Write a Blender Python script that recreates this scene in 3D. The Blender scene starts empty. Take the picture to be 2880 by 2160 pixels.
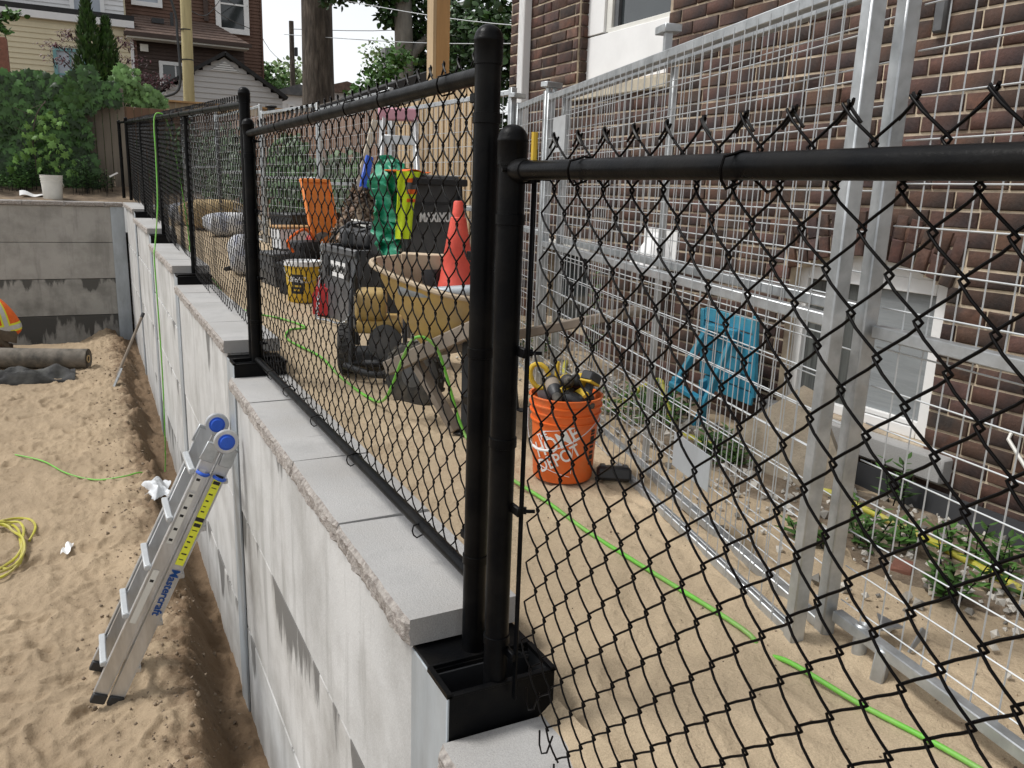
import bpy, bmesh, math, random
import numpy as np
from mathutils import Vector, Matrix, Euler
random.seed(7); rng = np.random.RandomState(11)
PI = math.pi
SC = bpy.context.scene
COL = SC.collection
# ------------------------------------------------------------------ camera
cam_d = bpy.data.cameras.new('camera'); cam = bpy.data.objects.new('camera', cam_d); COL.objects.link(cam)
cam_d.sensor_width = 36; cam_d.lens = 36 * 2287.6 / 2880; cam_d.clip_start = .05; cam_d.clip_end = 600
cam.matrix_world = Matrix(((0.88904808, 0.07599448, -0.45146246, 0), (-0.45649907, 0.22183505, -0.8616251, 0),
                           (0.03467144, 0.97211833, 0.23191343, 0), (0, 0, 0, 1)))
SC.camera = cam
# ------------------------------------------------------------------ light: bright overcast day
SUN_EL, SUN_AZ = math.radians(56), math.radians(-62)      # azimuth from +Y towards +X
wd = bpy.data.worlds.new('World'); SC.world = wd; wd.use_nodes = True
nt = wd.node_tree; bg = nt.nodes['Background']
sky = nt.nodes.new('ShaderNodeTexSky'); sky.sky_type = 'NISHITA'; sky.sun_disc = False
sky.sun_elevation = SUN_EL; sky.sun_rotation = SUN_AZ; sky.air_density = 1.0; sky.dust_density = 1.2; sky.ozone_density = 1.0
hs = nt.nodes.new('ShaderNodeHueSaturation'); hs.inputs['Saturation'].default_value = .14
nt.links.new(sky.outputs[0], hs.inputs['Color']); nt.links.new(hs.outputs[0], bg.inputs[0]); bg.inputs[1].default_value = .115
sl = bpy.data.lights.new('sun', 'SUN'); sl.energy = 1.5; sl.angle = math.radians(14); sl.color = (1, .975, .94)
so = bpy.data.objects.new('sun', sl); COL.objects.link(so)
sd = Vector((math.sin(SUN_AZ) * math.cos(SUN_EL), math.cos(SUN_AZ) * math.cos(SUN_EL), math.sin(SUN_EL)))
so.rotation_euler = (-sd).to_track_quat('-Z', 'Y').to_euler(); so.location = (-20, 20, 30)
vs = SC.view_settings; vs.view_transform = 'Standard'; vs.look = 'None'; vs.exposure = 0.76; vs.gamma = 1; vs.use_curve_mapping = False
SC.render.resolution_x = 1024; SC.render.resolution_y = 768

# ------------------------------------------------------------------ mesh helpers
def V(*a): return Vector(a)
def RZ(a): return Matrix.Rotation(a, 3, 'Z')
def RX(a): return Matrix.Rotation(a, 3, 'X')
def RY(a): return Matrix.Rotation(a, 3, 'Y')
def frame_to(d, up=(0, 0, 1)):
    """3x3 matrix whose Z axis is d"""
    z = Vector(d).normalized(); u = Vector(up)
    if abs(z.dot(u)) > .98: u = V(0, 1, 0)
    x = u.cross(z).normalized(); y = z.cross(x)
    return Matrix((x, y, z)).transposed()
_bb = {}
def bev_cube(b, seg):
    k = (tuple(round(q, 4) for q in b), seg)
    if k not in _bb:
        bm = bmesh.new(); bmesh.ops.create_cube(bm, size=1)
        sx, sy, sz, w = b
        bmesh.ops.scale(bm, vec=(sx, sy, sz), verts=bm.verts)
        bmesh.ops.bevel(bm, geom=bm.edges[:], offset=w, segments=seg, affect='EDGES', profile=.5)
        bm.verts.index_update()
        _bb[k] = ([v.co.copy() for v in bm.verts], [[v.index for v in f.verts] for f in bm.faces]); bm.free()
    return _bb[k]
class MB:
    def __init__(s): s.v = []; s.f = []; s.m = []; s.mi = 0
    def add(s, vs, fs):
        n = len(s.v); s.v += [tuple(v) for v in vs]; s.f += [[i + n for i in f] for f in fs]; s.m += [s.mi] * len(fs); return s
    def box(s, c, d, R=None, bev=0, seg=1, taper=None):
        c = Vector(c)
        if bev and not taper:
            vs, fs = bev_cube((d[0], d[1], d[2], bev), seg)
        else:
            x, y, z = d[0] / 2, d[1] / 2, d[2] / 2; t = taper or (1, 1)
            vs = [V(-x, -y, -z), V(x, -y, -z), V(x, y, -z), V(-x, y, -z), V(-x * t[0], -y * t[1], z), V(x * t[0], -y * t[1], z), V(x * t[0], y * t[1], z), V(-x * t[0], y * t[1], z)]
            fs = [[3, 2, 1, 0], [4, 5, 6, 7], [0, 1, 5, 4], [1, 2, 6, 5], [2, 3, 7, 6], [3, 0, 4, 7]]
        s.add([(R @ v if R else v) + c for v in vs], fs); return s
    def bar(s, a, b, w, h=None, up=(0, 0, 1), bev=0):
        a = Vector(a); b = Vector(b); return s.box((a + b) / 2, (w, h or w, (b - a).length), frame_to(b - a, up), bev)
    def tube(s, P, r, n=8, cap=True, closed=False):
        P = [Vector(p) for p in P]; k = len(P); rs = r if isinstance(r, (list, tuple)) else [r] * k
        vs = []; fs = []; prev = None
        for i, p in enumerate(P):
            if closed: t = P[(i + 1) % k] - P[i - 1]
            else: t = P[min(i + 1, k - 1)] - P[max(i - 1, 0)]
            if t.length < 1e-9: t = V(0, 0, 1)
            t.normalize()
            if prev is None:
                u = V(0, 0, 1) if abs(t.z) < .9 else V(1, 0, 0); x = u.cross(t).normalized()
            else:
                x = prev - t * prev.dot(t)
                x = x.normalized() if x.length > 1e-6 else V(1, 0, 0).cross(t).normalized()
            prev = x; y = t.cross(x)
            for j in range(n):
                a = 2 * PI * j / n; vs.append(p + (x * math.cos(a) + y * math.sin(a)) * rs[i])
        m = k if closed else k - 1
        for i in range(m):
            for j in range(n):
                a = i * n + j; b = i * n + (j + 1) % n; i2 = (i + 1) % k
                fs.append([a, b, i2 * n + (j + 1) % n, i2 * n + j])
        if cap and not closed: fs.append(list(range(n))[::-1]); fs.append([(k - 1) * n + j for j in range(n)])
        return s.add(vs, fs)
    def cyl(s, a, b, r, n=12): return s.tube([a, b], r, n)
    def lathe(s, prof, n=20, M=None, c=(0, 0, 0), sq=0):
        c = Vector(c); vs = []; fs = []
        for (r, z) in prof:
            for j in range(n):
                a = 2 * PI * j / n; v = V(r * math.cos(a), r * math.sin(a), z)
                vs.append((M @ v if M else v) + c)
        for i in range(len(prof) - 1):
            for j in range(n):
                fs.append([i * n + j, i * n + (j + 1) % n, (i + 1) * n + (j + 1) % n, (i + 1) * n + j])
        if prof[0][0] > 1e-6: fs.append(list(range(n))[::-1])
        if prof[-1][0] > 1e-6: fs.append([(len(prof) - 1) * n + j for j in range(n)])
        return s.add(vs, fs)
    def prism(s, poly, h0, h1, M=None, c=(0, 0, 0)):
        c = Vector(c); n = len(poly)
        vs = [V(x, y, h0) for x, y in poly] + [V(x, y, h1) for x, y in poly]
        fs = [list(range(n))[::-1], list(range(n, 2 * n))] + [[i, (i + 1) % n, n + (i + 1) % n, n + i] for i in range(n)]
        return s.add([(M @ v if M else v) + c for v in vs], fs)
    def grid(s, fn, nu, nv, closed_u=False):
        vs = []; fs = []
        for i in range(nu):
            for j in range(nv): vs.append(Vector(fn(i / (nu - (0 if closed_u else 1)), j / (nv - 1))))
        for i in range(nu if closed_u else nu - 1):
            for j in range(nv - 1):
                a = (i % nu) * nv + j; b = ((i + 1) % nu) * nv + j
                fs.append([a, b, b + 1, a + 1])
        return s.add(vs, fs)
    def sheet(s, fn, nu, nv, th):
        """solid sheet: fn(u,v)->point, thickness th along its normal"""
        P = [[Vector(fn(i / (nu - 1), j / (nv - 1))) for j in range(nv)] for i in range(nu)]
        N = [[None] * nv for _ in range(nu)]
        for i in range(nu):
            for j in range(nv):
                a = P[min(i + 1, nu - 1)][j] - P[max(i - 1, 0)][j]; b = P[i][min(j + 1, nv - 1)] - P[i][max(j - 1, 0)]
                q = a.cross(b); N[i][j] = q.normalized() if q.length > 1e-9 else V(0, 0, 1)
        top = [P[i][j] + N[i][j] * th / 2 for i in range(nu) for j in range(nv)]; bot = [P[i][j] - N[i][j] * th / 2 for i in range(nu) for j in range(nv)]
        k = nu * nv; fs = []
        for i in range(nu - 1):
            for j in range(nv - 1):
                a = i * nv + j; fs.append([a, a + nv, a + nv + 1, a + 1]); fs.append([k + a, k + a + 1, k + a + nv + 1, k + a + nv])
        for i in range(nu - 1):
            a = i * nv; fs.append([a, k + a, k + a + nv, a + nv]); a = i * nv + nv - 1; fs.append([a, a + nv, k + a + nv, k + a])
        for j in range(nv - 1):
            a = j; fs.append([a, a + 1, k + a + 1, k + a]); a = (nu - 1) * nv + j; fs.append([a, k + a, k + a + 1, a + 1])
        return s.add(top + bot, fs)
    def mesh(s, name, off=None, ang=38):
        me = bpy.data.meshes.new(name)
        vs = s.v if off is None else [(v[0] - off[0], v[1] - off[1], v[2] - off[2]) for v in s.v]
        me.from_pydata(vs, [], s.f); me.update()
        if ang:
            me.polygons.foreach_set('use_smooth', [True] * len(me.polygons)); me.set_sharp_from_angle(angle=math.radians(ang))
        return me
def link(name, me, mats, parent=None):
    o = bpy.data.objects.new(name, me); COL.objects.link(o)
    if me is not None:
        if not isinstance(mats, (list, tuple)): mats = [mats]
        if not me.materials:
            for m in mats: me.materials.append(m)
    if parent is not None: o.parent = parent
    return o
def part(name, mb, mats, parent, world=False, ang=38, label=None, kind=None):
    """mesh part under a thing; world=True: mb is in world coordinates and the parent(s) are only translated"""
    off = None
    if world:
        off = V(0, 0, 0); p = parent
        while p is not None: off = off + p.location; p = p.parent
    me = mb.mesh(name, off, ang)
    if any(mb.m):
        me.polygons.foreach_set('material_index', mb.m)
    o = link(name, me, mats, parent)
    if label: o['label'] = label
    if kind: o['kind'] = kind
    return o
def thing(name, label, cat, loc=(0, 0, 0), rz=0, group=None, R=None):
    o = bpy.data.objects.new(name, None); COL.objects.link(o); o.empty_display_size = .1
    o.location = loc; o.rotation_euler = R.to_euler() if R else (0, 0, rz); o['label'] = label; o['category'] = cat
    if group: o['group'] = group
    return o
def solo(name, mb, mats, label, cat, world=True, loc=None, group=None, ang=38, kind=None):
    """single-mesh top level thing (verts in world space, origin moved to its base centre)"""
    a = np.array(mb.v); c = (a.min(0) + a.max(0)) / 2; c[2] = a[:, 2].min()
    me = mb.mesh(name, c, ang)
    if any(mb.m): me.polygons.foreach_set('material_index', mb.m)
    o = link(name, me, mats); o.location = c
    o['label'] = label; o['category'] = cat
    if group: o['group'] = group
    if kind: o['kind'] = kind
    return o
def struct(name, mb, mats, ang=38):
    me = mb.mesh(name, None, ang)
    if any(mb.m): me.polygons.foreach_set('material_index', mb.m)
    o = link(name, me, mats); o['kind'] = 'structure'; return o
def np_mesh(name, vs, fs, smooth=True):
    """fast mesh from numpy arrays of equal-sized faces"""
    me = bpy.data.meshes.new(name); n = len(vs); m, k = fs.shape
    me.vertices.add(n); me.vertices.foreach_set('co', np.asarray(vs, np.float32).ravel())
    me.loops.add(m * k); me.loops.foreach_set('vertex_index', fs.astype(np.int32).ravel())
    me.polygons.add(m); me.polygons.foreach_set('loop_start', np.arange(0, m * k, k, dtype=np.int32))
    if smooth: me.polygons.foreach_set('use_smooth', np.ones(m, bool))
    me.update(calc_edges=True); me.validate(); return me
def text_mb(txt, size, depth=.002, xs=1.0, bold=0):
    cu = bpy.data.curves.new('t', 'FONT'); cu.body = txt; cu.size = size; cu.extrude = depth / 2; cu.align_x = 'CENTER'; cu.align_y = 'CENTER'; cu.offset = bold; cu.resolution_u = 3
    ob = bpy.data.objects.new('t', cu); COL.objects.link(ob)
    dg = bpy.context.evaluated_depsgraph_get(); me = bpy.data.meshes.new_from_object(ob.evaluated_get(dg))
    m = MB(); m.add([(v.co.x * xs, v.co.y, v.co.z) for v in me.vertices], [list(p.vertices) for p in me.polygons])
    bpy.data.objects.remove(ob); bpy.data.meshes.remove(me); bpy.data.curves.remove(cu); return m
def mapped(mb, fn):
    mb.v = [tuple(fn(Vector(v))) for v in mb.v]; return mb

# ------------------------------------------------------------------ noise
def _h(ix, iy, s):
    a = (ix.astype(np.int64) * 374761393 + iy.astype(np.int64) * 668265263 + s * 1274126177) & 0xffffffff
    a = ((a ^ (a >> 13)) * 1274126177) & 0xffffffff; a = a ^ (a >> 16)
    return (a & 0xffff) / 65535.0
def vnoise(x, y, s=0):
    x = np.asarray(x, float); y = np.asarray(y, float); ix = np.floor(x); iy = np.floor(y); fx = x - ix; fy = y - iy
    fx = fx * fx * (3 - 2 * fx); fy = fy * fy * (3 - 2 * fy); ix = ix.astype(np.int64); iy = iy.astype(np.int64)
    return (_h(ix, iy, s) * (1 - fx) + _h(ix + 1, iy, s) * fx) * (1 - fy) + (_h(ix, iy + 1, s) * (1 - fx) + _h(ix + 1, iy + 1, s) * fx) * fy
def fbm(x, y, o=4, s=0):
    t = 0; a = .5
    for k in range(o): t = t + a * (vnoise(x, y, s + k * 17) * 2 - 1); x = x * 2.03; y = y * 2.03; a *= .5
    return t

# ------------------------------------------------------------------ materials
def mat(name, col, rough=.7, metal=0, var=.12, vs=6, bump=0, bs=60, col2=None, c2s=3, c2t=.55, c2w=.1, spec=.5, stretch=None, attr=None, coords='Object', trans=0, emis=None, fine=0, fs=300, coat=0):
    m = bpy.data.materials.new(name); m.use_nodes = True; N = m.node_tree.nodes; L = m.node_tree.links
    b = N['Principled BSDF']; b.inputs['Roughness'].default_value = rough; b.inputs['Metallic'].default_value = metal
    b.inputs['Specular IOR Level'].default_value = spec
    if coat: b.inputs['Coat Weight'].default_value = coat
    tc = N.new('ShaderNodeTexCoord'); co = tc.outputs[coords]
    if stretch:
        mp = N.new('ShaderNodeMapping'); mp.inputs['Scale'].default_value = stretch; L.new(co, mp.inputs[0]); co = mp.outputs[0]
    def noise(scale, det=5, r=.6):
        n = N.new('ShaderNodeTexNoise'); n.inputs['Scale'].default_value = scale; n.inputs['Detail'].default_value = det; n.inputs['Roughness'].default_value = r; L.new(co, n.inputs['Vector']); return n.outputs['Fac']
    def ramp(f, p0, p1, c0=(0, 0, 0, 1), c1=(1, 1, 1, 1)):
        r = N.new('ShaderNodeValToRGB'); r.color_ramp.elements[0].position = p0; r.color_ramp.elements[1].position = p1
        r.color_ramp.elements[0].color = c0; r.color_ramp.elements[1].color = c1; L.new(f, r.inputs[0]); return r.outputs[0]
    def mix(f, a, c, mode='MIX'):
        x = N.new('ShaderNodeMix'); x.data_type = 'RGBA'; x.blend_type = mode
        if isinstance(f, float): x.inputs[0].default_value = f
        else: L.new(f, x.inputs[0])
        for i, q in ((6, a), (7, c)):
            if isinstance(q, tuple): x.inputs[i].default_value = (q + (1,))[:4]
            else: L.new(q, x.inputs[i])
        return x.outputs[2]
    c = tuple(col); cur = c
    if col2: cur = mix(ramp(noise(c2s), c2t - c2w, c2t + c2w), c, tuple(col2))
    if attr:
        at = N.new('ShaderNodeAttribute'); at.attribute_name = attr
        cur = mix(1.0, cur, at.outputs['Color'], 'MULTIPLY')
    if var:
        g0 = 1 - var; g1 = 1 + var
        cur = mix(1.0, cur, ramp(noise(vs), .3, .7, (g0, g0, g0, 1), (g1, g1, g1, 1)), 'MULTIPLY')
    if fine:
        cur = mix(1.0, cur, ramp(noise(fs, 2), .3, .7, (1 - fine,) * 3 + (1,), (1 + fine,) * 3 + (1,)), 'MULTIPLY')
    if isinstance(cur, tuple): b.inputs['Base Color'].default_value = cur + (1,)
    else: L.new(cur, b.inputs['Base Color'])
    if rough > .15:
        L.new(ramp(noise(vs * 1.7), .25, .75, (max(rough - .12, .05),) * 3 + (1,), (min(rough + .12, 1),) * 3 + (1,)), b.inputs['Roughness'])
    if bump:
        bp = N.new('ShaderNodeBump'); bp.inputs['Strength'].default_value = 1; bp.inputs['Distance'].default_value = bump
        L.new(noise(bs, 6, .65), bp.inputs['Height']); L.new(bp.outputs[0], b.inputs['Normal'])
    if trans: b.inputs['Transmission Weight'].default_value = trans
    return m
def vcol(me, vals, name='tint'):
    """one colour factor per face -> corner colour attribute"""
    a = me.color_attributes.new(name, 'FLOAT_COLOR', 'CORNER'); k = [p.loop_total for p in me.polygons]
    arr = np.repeat(np.asarray(vals, np.float32), k, axis=0)
    if arr.ndim == 1: arr = np.stack([arr] * 3, 1)
    a.data.foreach_set('color', np.concatenate([arr, np.ones((len(arr), 1), np.float32)], 1).ravel())
M = {}
M['black'] = mat('black_coated_steel', (.0025, .0028, .0035), .36, 0, .25, 9, .0007, 110, spec=.09, col2=(.008, .0075, .007), c2s=6)
M['wire'] = mat('black_vinyl_wire', (.0025, .002, .002), .38, 0, .1, 40, spec=.1)
M['galv'] = mat('galvanised_steel', (.47, .49, .50), .42, .65, .16, 14, .0004, 160, col2=(.36, .38, .39), c2s=9)
M['galvwire'] = mat('galvanised_wire', (.50, .52, .53), .45, .3, .08, 20)
M['pile'] = mat('galvanised_pile', (.42, .46, .49), .5, .35, .16, 5, .0006, 60, col2=(.33, .36, .38), c2s=4, stretch=(1, 1, .35))
M['cap'] = mat('paver_concrete', (.42, .415, .405), .9, 0, .12, 5, .0026, 170, col2=(.345, .335, .32), c2s=2.5, fine=.16, fs=420)
M['split'] = mat('split_face_stone', (.36, .33, .30), .95, 0, .3, 60, .008, 90, col2=(.24, .21, .19), c2s=45)
M['alu'] = mat('aluminium', (.60, .61, .62), .40, .75, .18, 12, .0004, 90, col2=(.45, .43, .40), c2s=5, c2t=.62, c2w=.1, stretch=(1, 1, .2))
M['white'] = mat('white_paint', (.78, .78, .77), .55, 0, .05, 4)
M['offwhite'] = mat('off_white_plastic', (.68, .67, .62), .5, 0, .08, 6)
M['orange'] = mat('orange_plastic', (.74, .135, .018), .46, 0, .12, 7, .0004, 60, col2=(.66, .17, .05), c2s=9, c2t=.6, c2w=.12)
M['redcone'] = mat('faded_red_plastic', (.68, .085, .055), .6, 0, .18, 9, .001, 40, col2=(.50, .34, .27), c2s=6, c2t=.66, c2w=.03)
M['red'] = mat('red_plastic', (.55, .03, .035), .45, 0, .1, 9)
M['yellow'] = mat('yellow_plastic', (.62, .41, .03), .45, 0, .1, 9)
M['tub'] = mat('yellow_poly_tub', (.52, .345, .09), .55, 0, .16, 6, col2=(.40, .29, .15), c2s=3.5, c2t=.52, c2w=.2)
M['tubin'] = mat('dusty_tub_lip', (.50, .40, .28), .8, 0, .16, 9)
M['dark'] = mat('dark_plastic', (.022, .023, .025), .5, 0, .2, 9)
M['grey'] = mat('grey_plastic', (.075, .078, .082), .5, 0, .2, 7, .0006, 40, col2=(.12, .12, .12), c2s=3)
M['rubber'] = mat('tyre_rubber', (.035, .034, .032), .85, 0, .3, 12, col2=(.09, .08, .065), c2s=8)
M['wood'] = mat('weathered_wood', (.23, .19, .15), .8, 0, .25, 7, .001, 60, stretch=(1, 1, .15))
M['cedar'] = mat('new_cedar', (.44, .26, .11), .7, 0, .22, 7, .0008, 60, stretch=(1, 1, .12))
M['cedar2'] = mat('pale_cedar', (.50, .37, .22), .75, 0, .22, 7, .0008, 60, stretch=(1, 1, .12), attr='tint')
M['oldwood'] = mat('old_grey_board', (.17, .145, .115), .9, 0, .3, 6, .0015, 50, stretch=(1, 1, .12), attr='tint')
M['green'] = mat('lime_hose', (.15, .50, .05), .5, 0, .15, 9, col2=(.22, .40, .10), c2s=5)
M['yhose'] = mat('yellow_hose', (.50, .47, .05), .5, 0, .15, 9, col2=(.42, .36, .12), c2s=5)
M['blue'] = mat('blue_plastic', (.02, .10, .55), .35, 0, .08, 20)
M['teal'] = mat('blue_chair_plastic', (.03, .25, .39), .55, 0, .18, 8, col2=(.07, .30, .40), c2s=5)
M['tarp'] = mat('green_tarp', (.01, .24, .13), .45, 0, .2, 6)
M['hiviz'] = mat('lime_fabric', (.62, .80, .02), .8, 0, .1, 12, .001, 300)
M['hivor'] = mat('orange_fabric', (.80, .14, .015), .8, 0, .12, 10, .001, 250)
M['silver'] = mat('reflective_tape', (.52, .53, .52), .35, .2, .1, 30)
M['lemon'] = mat('yellow_tape', (.75, .78, .05), .6, 0, .06, 20)
M['skin'] = mat('skin', (.45, .27, .19), .55)
M['pants'] = mat('brown_trousers', (.10, .075, .05), .9, 0, .2, 9)
M['boot'] = mat('boot_leather', (.07, .045, .03), .8, 0, .2, 9)
M['print'] = mat('black_print', (.015, .015, .015), .6, 0, 0)
M['bark'] = mat('bark', (.055, .043, .033), .95, 0, .45, 14, .05, 14, col2=(.11, .09, .07), c2s=10, stretch=(1, 1, .18))
M['barkg'] = mat('smooth_bark', (.20, .185, .16), .95, 0, .3, 10, .012, 25, stretch=(1, 1, .3))
M['glass'] = mat('dark_window_glass', (.03, .036, .038), .06, 0, .3, 2, spec=.6)
# ------------------------------------------------------------------ ground
def up_z(x, y):
    """upper sand / gravel level"""
    x = np.asarray(x, float); y = np.asarray(y, float)
    z = -1.25 + np.clip(y - 2.5, 0, None) * .045
    z = z - .10 * np.clip((x - 2.3) / .9, 0, 1) * np.clip((6.5 - y) / 2, 0, 1)
    return z
def pit_z(x, y):
    x = np.asarray(x, float); y = np.asarray(y, float)
    e = .40 + .14 * (vnoise(y * .7, y * 0 + 3, 5) - .5) + .10 * (vnoise(y * 3.1, y * 0 + 1, 6) - .5) + .05 * (vnoise(y * 9, y * 0 + 1, 7) - .5)      # edge of the trench along the wall
    z = -2.93 + .035 * np.exp(-((x - e + .20) / .20) ** 2)
    t = np.clip((x - e + .04) / .22, 0, 1); z = z - (.36 - .16 * np.clip((y - 8) / 6, 0, 1)) * t * t * (3 - 2 * t)
    z = z - .22 * np.clip((y - 16.2) / 1.1, 0, 1) * np.clip((.2 - x) / .5, 0, 1)
    z = z + .03 * fbm(x * .5, y * .5, 2, 9)
    return z
def ground_mesh(name, xs, ys, zf, material, left_edge=None):
    Xg, Yg = np.meshgrid(xs, ys, indexing='ij'); Zg = zf(Xg, Yg)
    vs = np.stack([Xg.ravel(), Yg.ravel(), Zg.ravel()], 1); a, b = len(xs), len(ys)
    i = (np.arange(a - 1)[:, None] * b + np.arange(b - 1)[None, :]).ravel()
    fs = np.stack([i, i + b, i + b + 1, i + 1], 1)
    me = np_mesh(name, vs, fs); o = link(name, me, material); o['kind'] = 'structure'; return o
def sand_mat(name, c1, c2, c3, thr):
    m = mat(name, c1, .95, 0, .10, 1.3, .012, 42, col2=c2, c2s=1.1, c2t=.52, c2w=.18, fine=.13, fs=260, spec=.2)
    N = m.node_tree.nodes; L = m.node_tree.links; b = N['Principled BSDF']
    src = b.inputs['Base Color'].links[0].from_socket
    tc = N.new('ShaderNodeTexCoord'); n = N.new('ShaderNodeTexNoise'); n.inputs['Scale'].default_value = 26; n.inputs['Detail'].default_value = 6; n.inputs['Roughness'].default_value = .75
    L.new(tc.outputs['Object'], n.inputs['Vector'])
    r = N.new('ShaderNodeValToRGB'); r.color_ramp.elements[0].position = thr; r.color_ramp.elements[1].position = thr + .07; L.new(n.outputs['Fac'], r.inputs[0])
    x = N.new('ShaderNodeMix'); x.data_type = 'RGBA'; L.new(r.outputs[0], x.inputs[0]); L.new(src, x.inputs[6]); x.inputs[7].default_value = c3 + (1,)
    L.new(x.outputs[2], b.inputs['Base Color']); return m
M['sand'] = sand_mat('dry_sand', (.53, .42, .285), (.45, .355, .24), (.26, .19, .12), .665)
M['psand'] = sand_mat('damp_sand', (.39, .30, .20), (.31, .235, .155), (.165, .12, .08), .60)
def damp_edge(m):
    # moist, freshly dug sand along the trench has a darker colour of its own
    N = m.node_tree.nodes; L = m.node_tree.links; b = N['Principled BSDF']; src = b.inputs['Base Color'].links[0].from_socket
    tc = N.new('ShaderNodeTexCoord'); sp = N.new('ShaderNodeSeparateXYZ'); L.new(tc.outputs['Object'], sp.inputs[0])
    n = N.new('ShaderNodeTexNoise'); n.inputs['Scale'].default_value = 4.5; n.inputs['Detail'].default_value = 8; n.inputs['Roughness'].default_value = .7; L.new(tc.outputs['Object'], n.inputs['Vector'])
    a = N.new('ShaderNodeMath'); a.operation = 'MULTIPLY_ADD'; a.inputs[1].default_value = .75; L.new(n.outputs['Fac'], a.inputs[0]); L.new(sp.outputs[0], a.inputs[2])
    r = N.new('ShaderNodeValToRGB'); r.color_ramp.elements[0].position = .55; r.color_ramp.elements[1].position = .72; L.new(a.outputs[0], r.inputs[0])
    x = N.new('ShaderNodeMix'); x.data_type = 'RGBA'; x.blend_type = 'MULTIPLY'; L.new(r.outputs[0], x.inputs[0]); L.new(src, x.inputs[6]); x.inputs[7].default_value = (.48, .43, .40, 1); L.new(x.outputs[2], b.inputs['Base Color'])
damp_edge(M['psand'])
M['soil'] = mat('soil_gravel', (.20, .15, .10), 1, 0, .35, 7, .012, 40, col2=(.33, .27, .20), c2s=6, fine=.2, fs=160)
def prints(n, fx, fy, seed):
    r = random.Random(seed); return [(fx(r), fy(r), r.uniform(0, 6.28), r.uniform(.8, 1.15), r.uniform(.5, 1)) for _ in range(n)]
def stamp(X, Y, P, depth):
    """boot prints: shallow elongated hollows with a pushed-up rim"""
    z = np.zeros_like(X)
    for (px, py, a, s, d) in P:
        dx, dy = X - px, Y - py; u = (dx * math.cos(a) + dy * math.sin(a)) / (.13 * s); v = (-dx * math.sin(a) + dy * math.cos(a)) / (.052 * s); q = u * u + v * v
        z = z + np.where(q < 9, d * depth * (-np.exp(-q ** 2) + .55 * np.exp(-((np.sqrt(q) - 1.35) / .28) ** 2)), 0)
    return z
PIT_PRINTS = prints(230, lambda r: r.triangular(-2.2, .2, -.5), lambda r: 3.3 + 12.5 * r.random() ** 1.3, 5)
UP_PRINTS = prints(110, lambda r: r.uniform(1.15, 2.1), lambda r: .8 + 6 * r.random(), 6)
def z_pit(X, Y):
    z = pit_z(X, Y)
    if np.ndim(X) == 2: z = z + stamp(X, Y, PIT_PRINTS, .028)
    rough = .38 + .62 * np.clip((X + .7) / .9, 0, 1)                       # churned towards the trench
    z = z + .024 * rough * fbm(X * 7, Y * 5, 4, 21) * 2 + .026 * np.abs(fbm(X * 14, Y * 9, 3, 33)) * 2 * rough + .014 * np.abs(fbm(X * 31, Y * 24, 2, 35)) * rough + .05 * np.exp(-((X - .42) / .16) ** 2) * np.abs(fbm(X * 11, Y * 9, 4, 37)) * 2
    c = fbm(X * 3.1, Y * 2.2, 3, 44); z = z + .022 * np.clip(c - .12, 0, 1)      # clumps and heel marks
    d = vnoise(X * 5.5, Y * 3.4, 51); z = z - .03 * np.clip(d - .78, 0, 1) / .22 * .6
    return z
xs = np.concatenate([np.linspace(-9, -2.6, 50), np.linspace(-2.58, .74, 210)]); ys = np.concatenate([np.linspace(2.0, 7, 330), np.linspace(7.03, 17.45, 280)])
ground_mesh('pit_floor', xs, ys, z_pit, M['psand'])
def z_up(X, Y):
    z = up_z(X, Y) + .010 * fbm(X * 3, Y * 3, 4, 61) * 2 + .004 * fbm(X * 22, Y * 22, 2, 71) + .012 * np.clip(vnoise(X * 5, Y * 5, 81) - .7, 0, 1) * -2
    if np.ndim(X) == 2: z = z + stamp(X, Y, UP_PRINTS, .009)
    near = np.clip((1.75 - Y) / .2, 0, 1)
    z = z - near * .12 * np.clip((1.10 - X) / .17, 0, 1) + (1 - near) * (-.03) * np.clip((1.08 - X) / .08, 0, 1)
    z = z + .02 * np.exp(-((X - 1.95) / .2) ** 2) * np.abs(fbm(X * 9, Y * 9, 3, 91)) * 2
    return z
def edge_x(a): return a
xs = np.concatenate([np.linspace(.985, 2.6, 150), np.linspace(2.62, 4.0, 70), np.linspace(4.1, 14, 40)]); ys = np.concatenate([np.linspace(-3, .6, 20), np.linspace(.62, 5, 260), np.linspace(5.03, 17.6, 200)])
ground_mesh('sand_path', xs, ys, z_up, M['sand'])
# strip of spilled sand over the nearest coping stone
def z_sp(X, Y): return -1.345 + .10 * np.clip((X - .90 + .05 * fbm(Y * 3, Y * 0, 3, 4)) / .12, 0, 1) + .004 * fbm(X * 20, Y * 20, 2, 3)
ground_mesh('spilled_sand', np.linspace(.90, .992, 14), np.linspace(-.6, 1.585, 110), z_sp, M['sand'])
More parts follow.
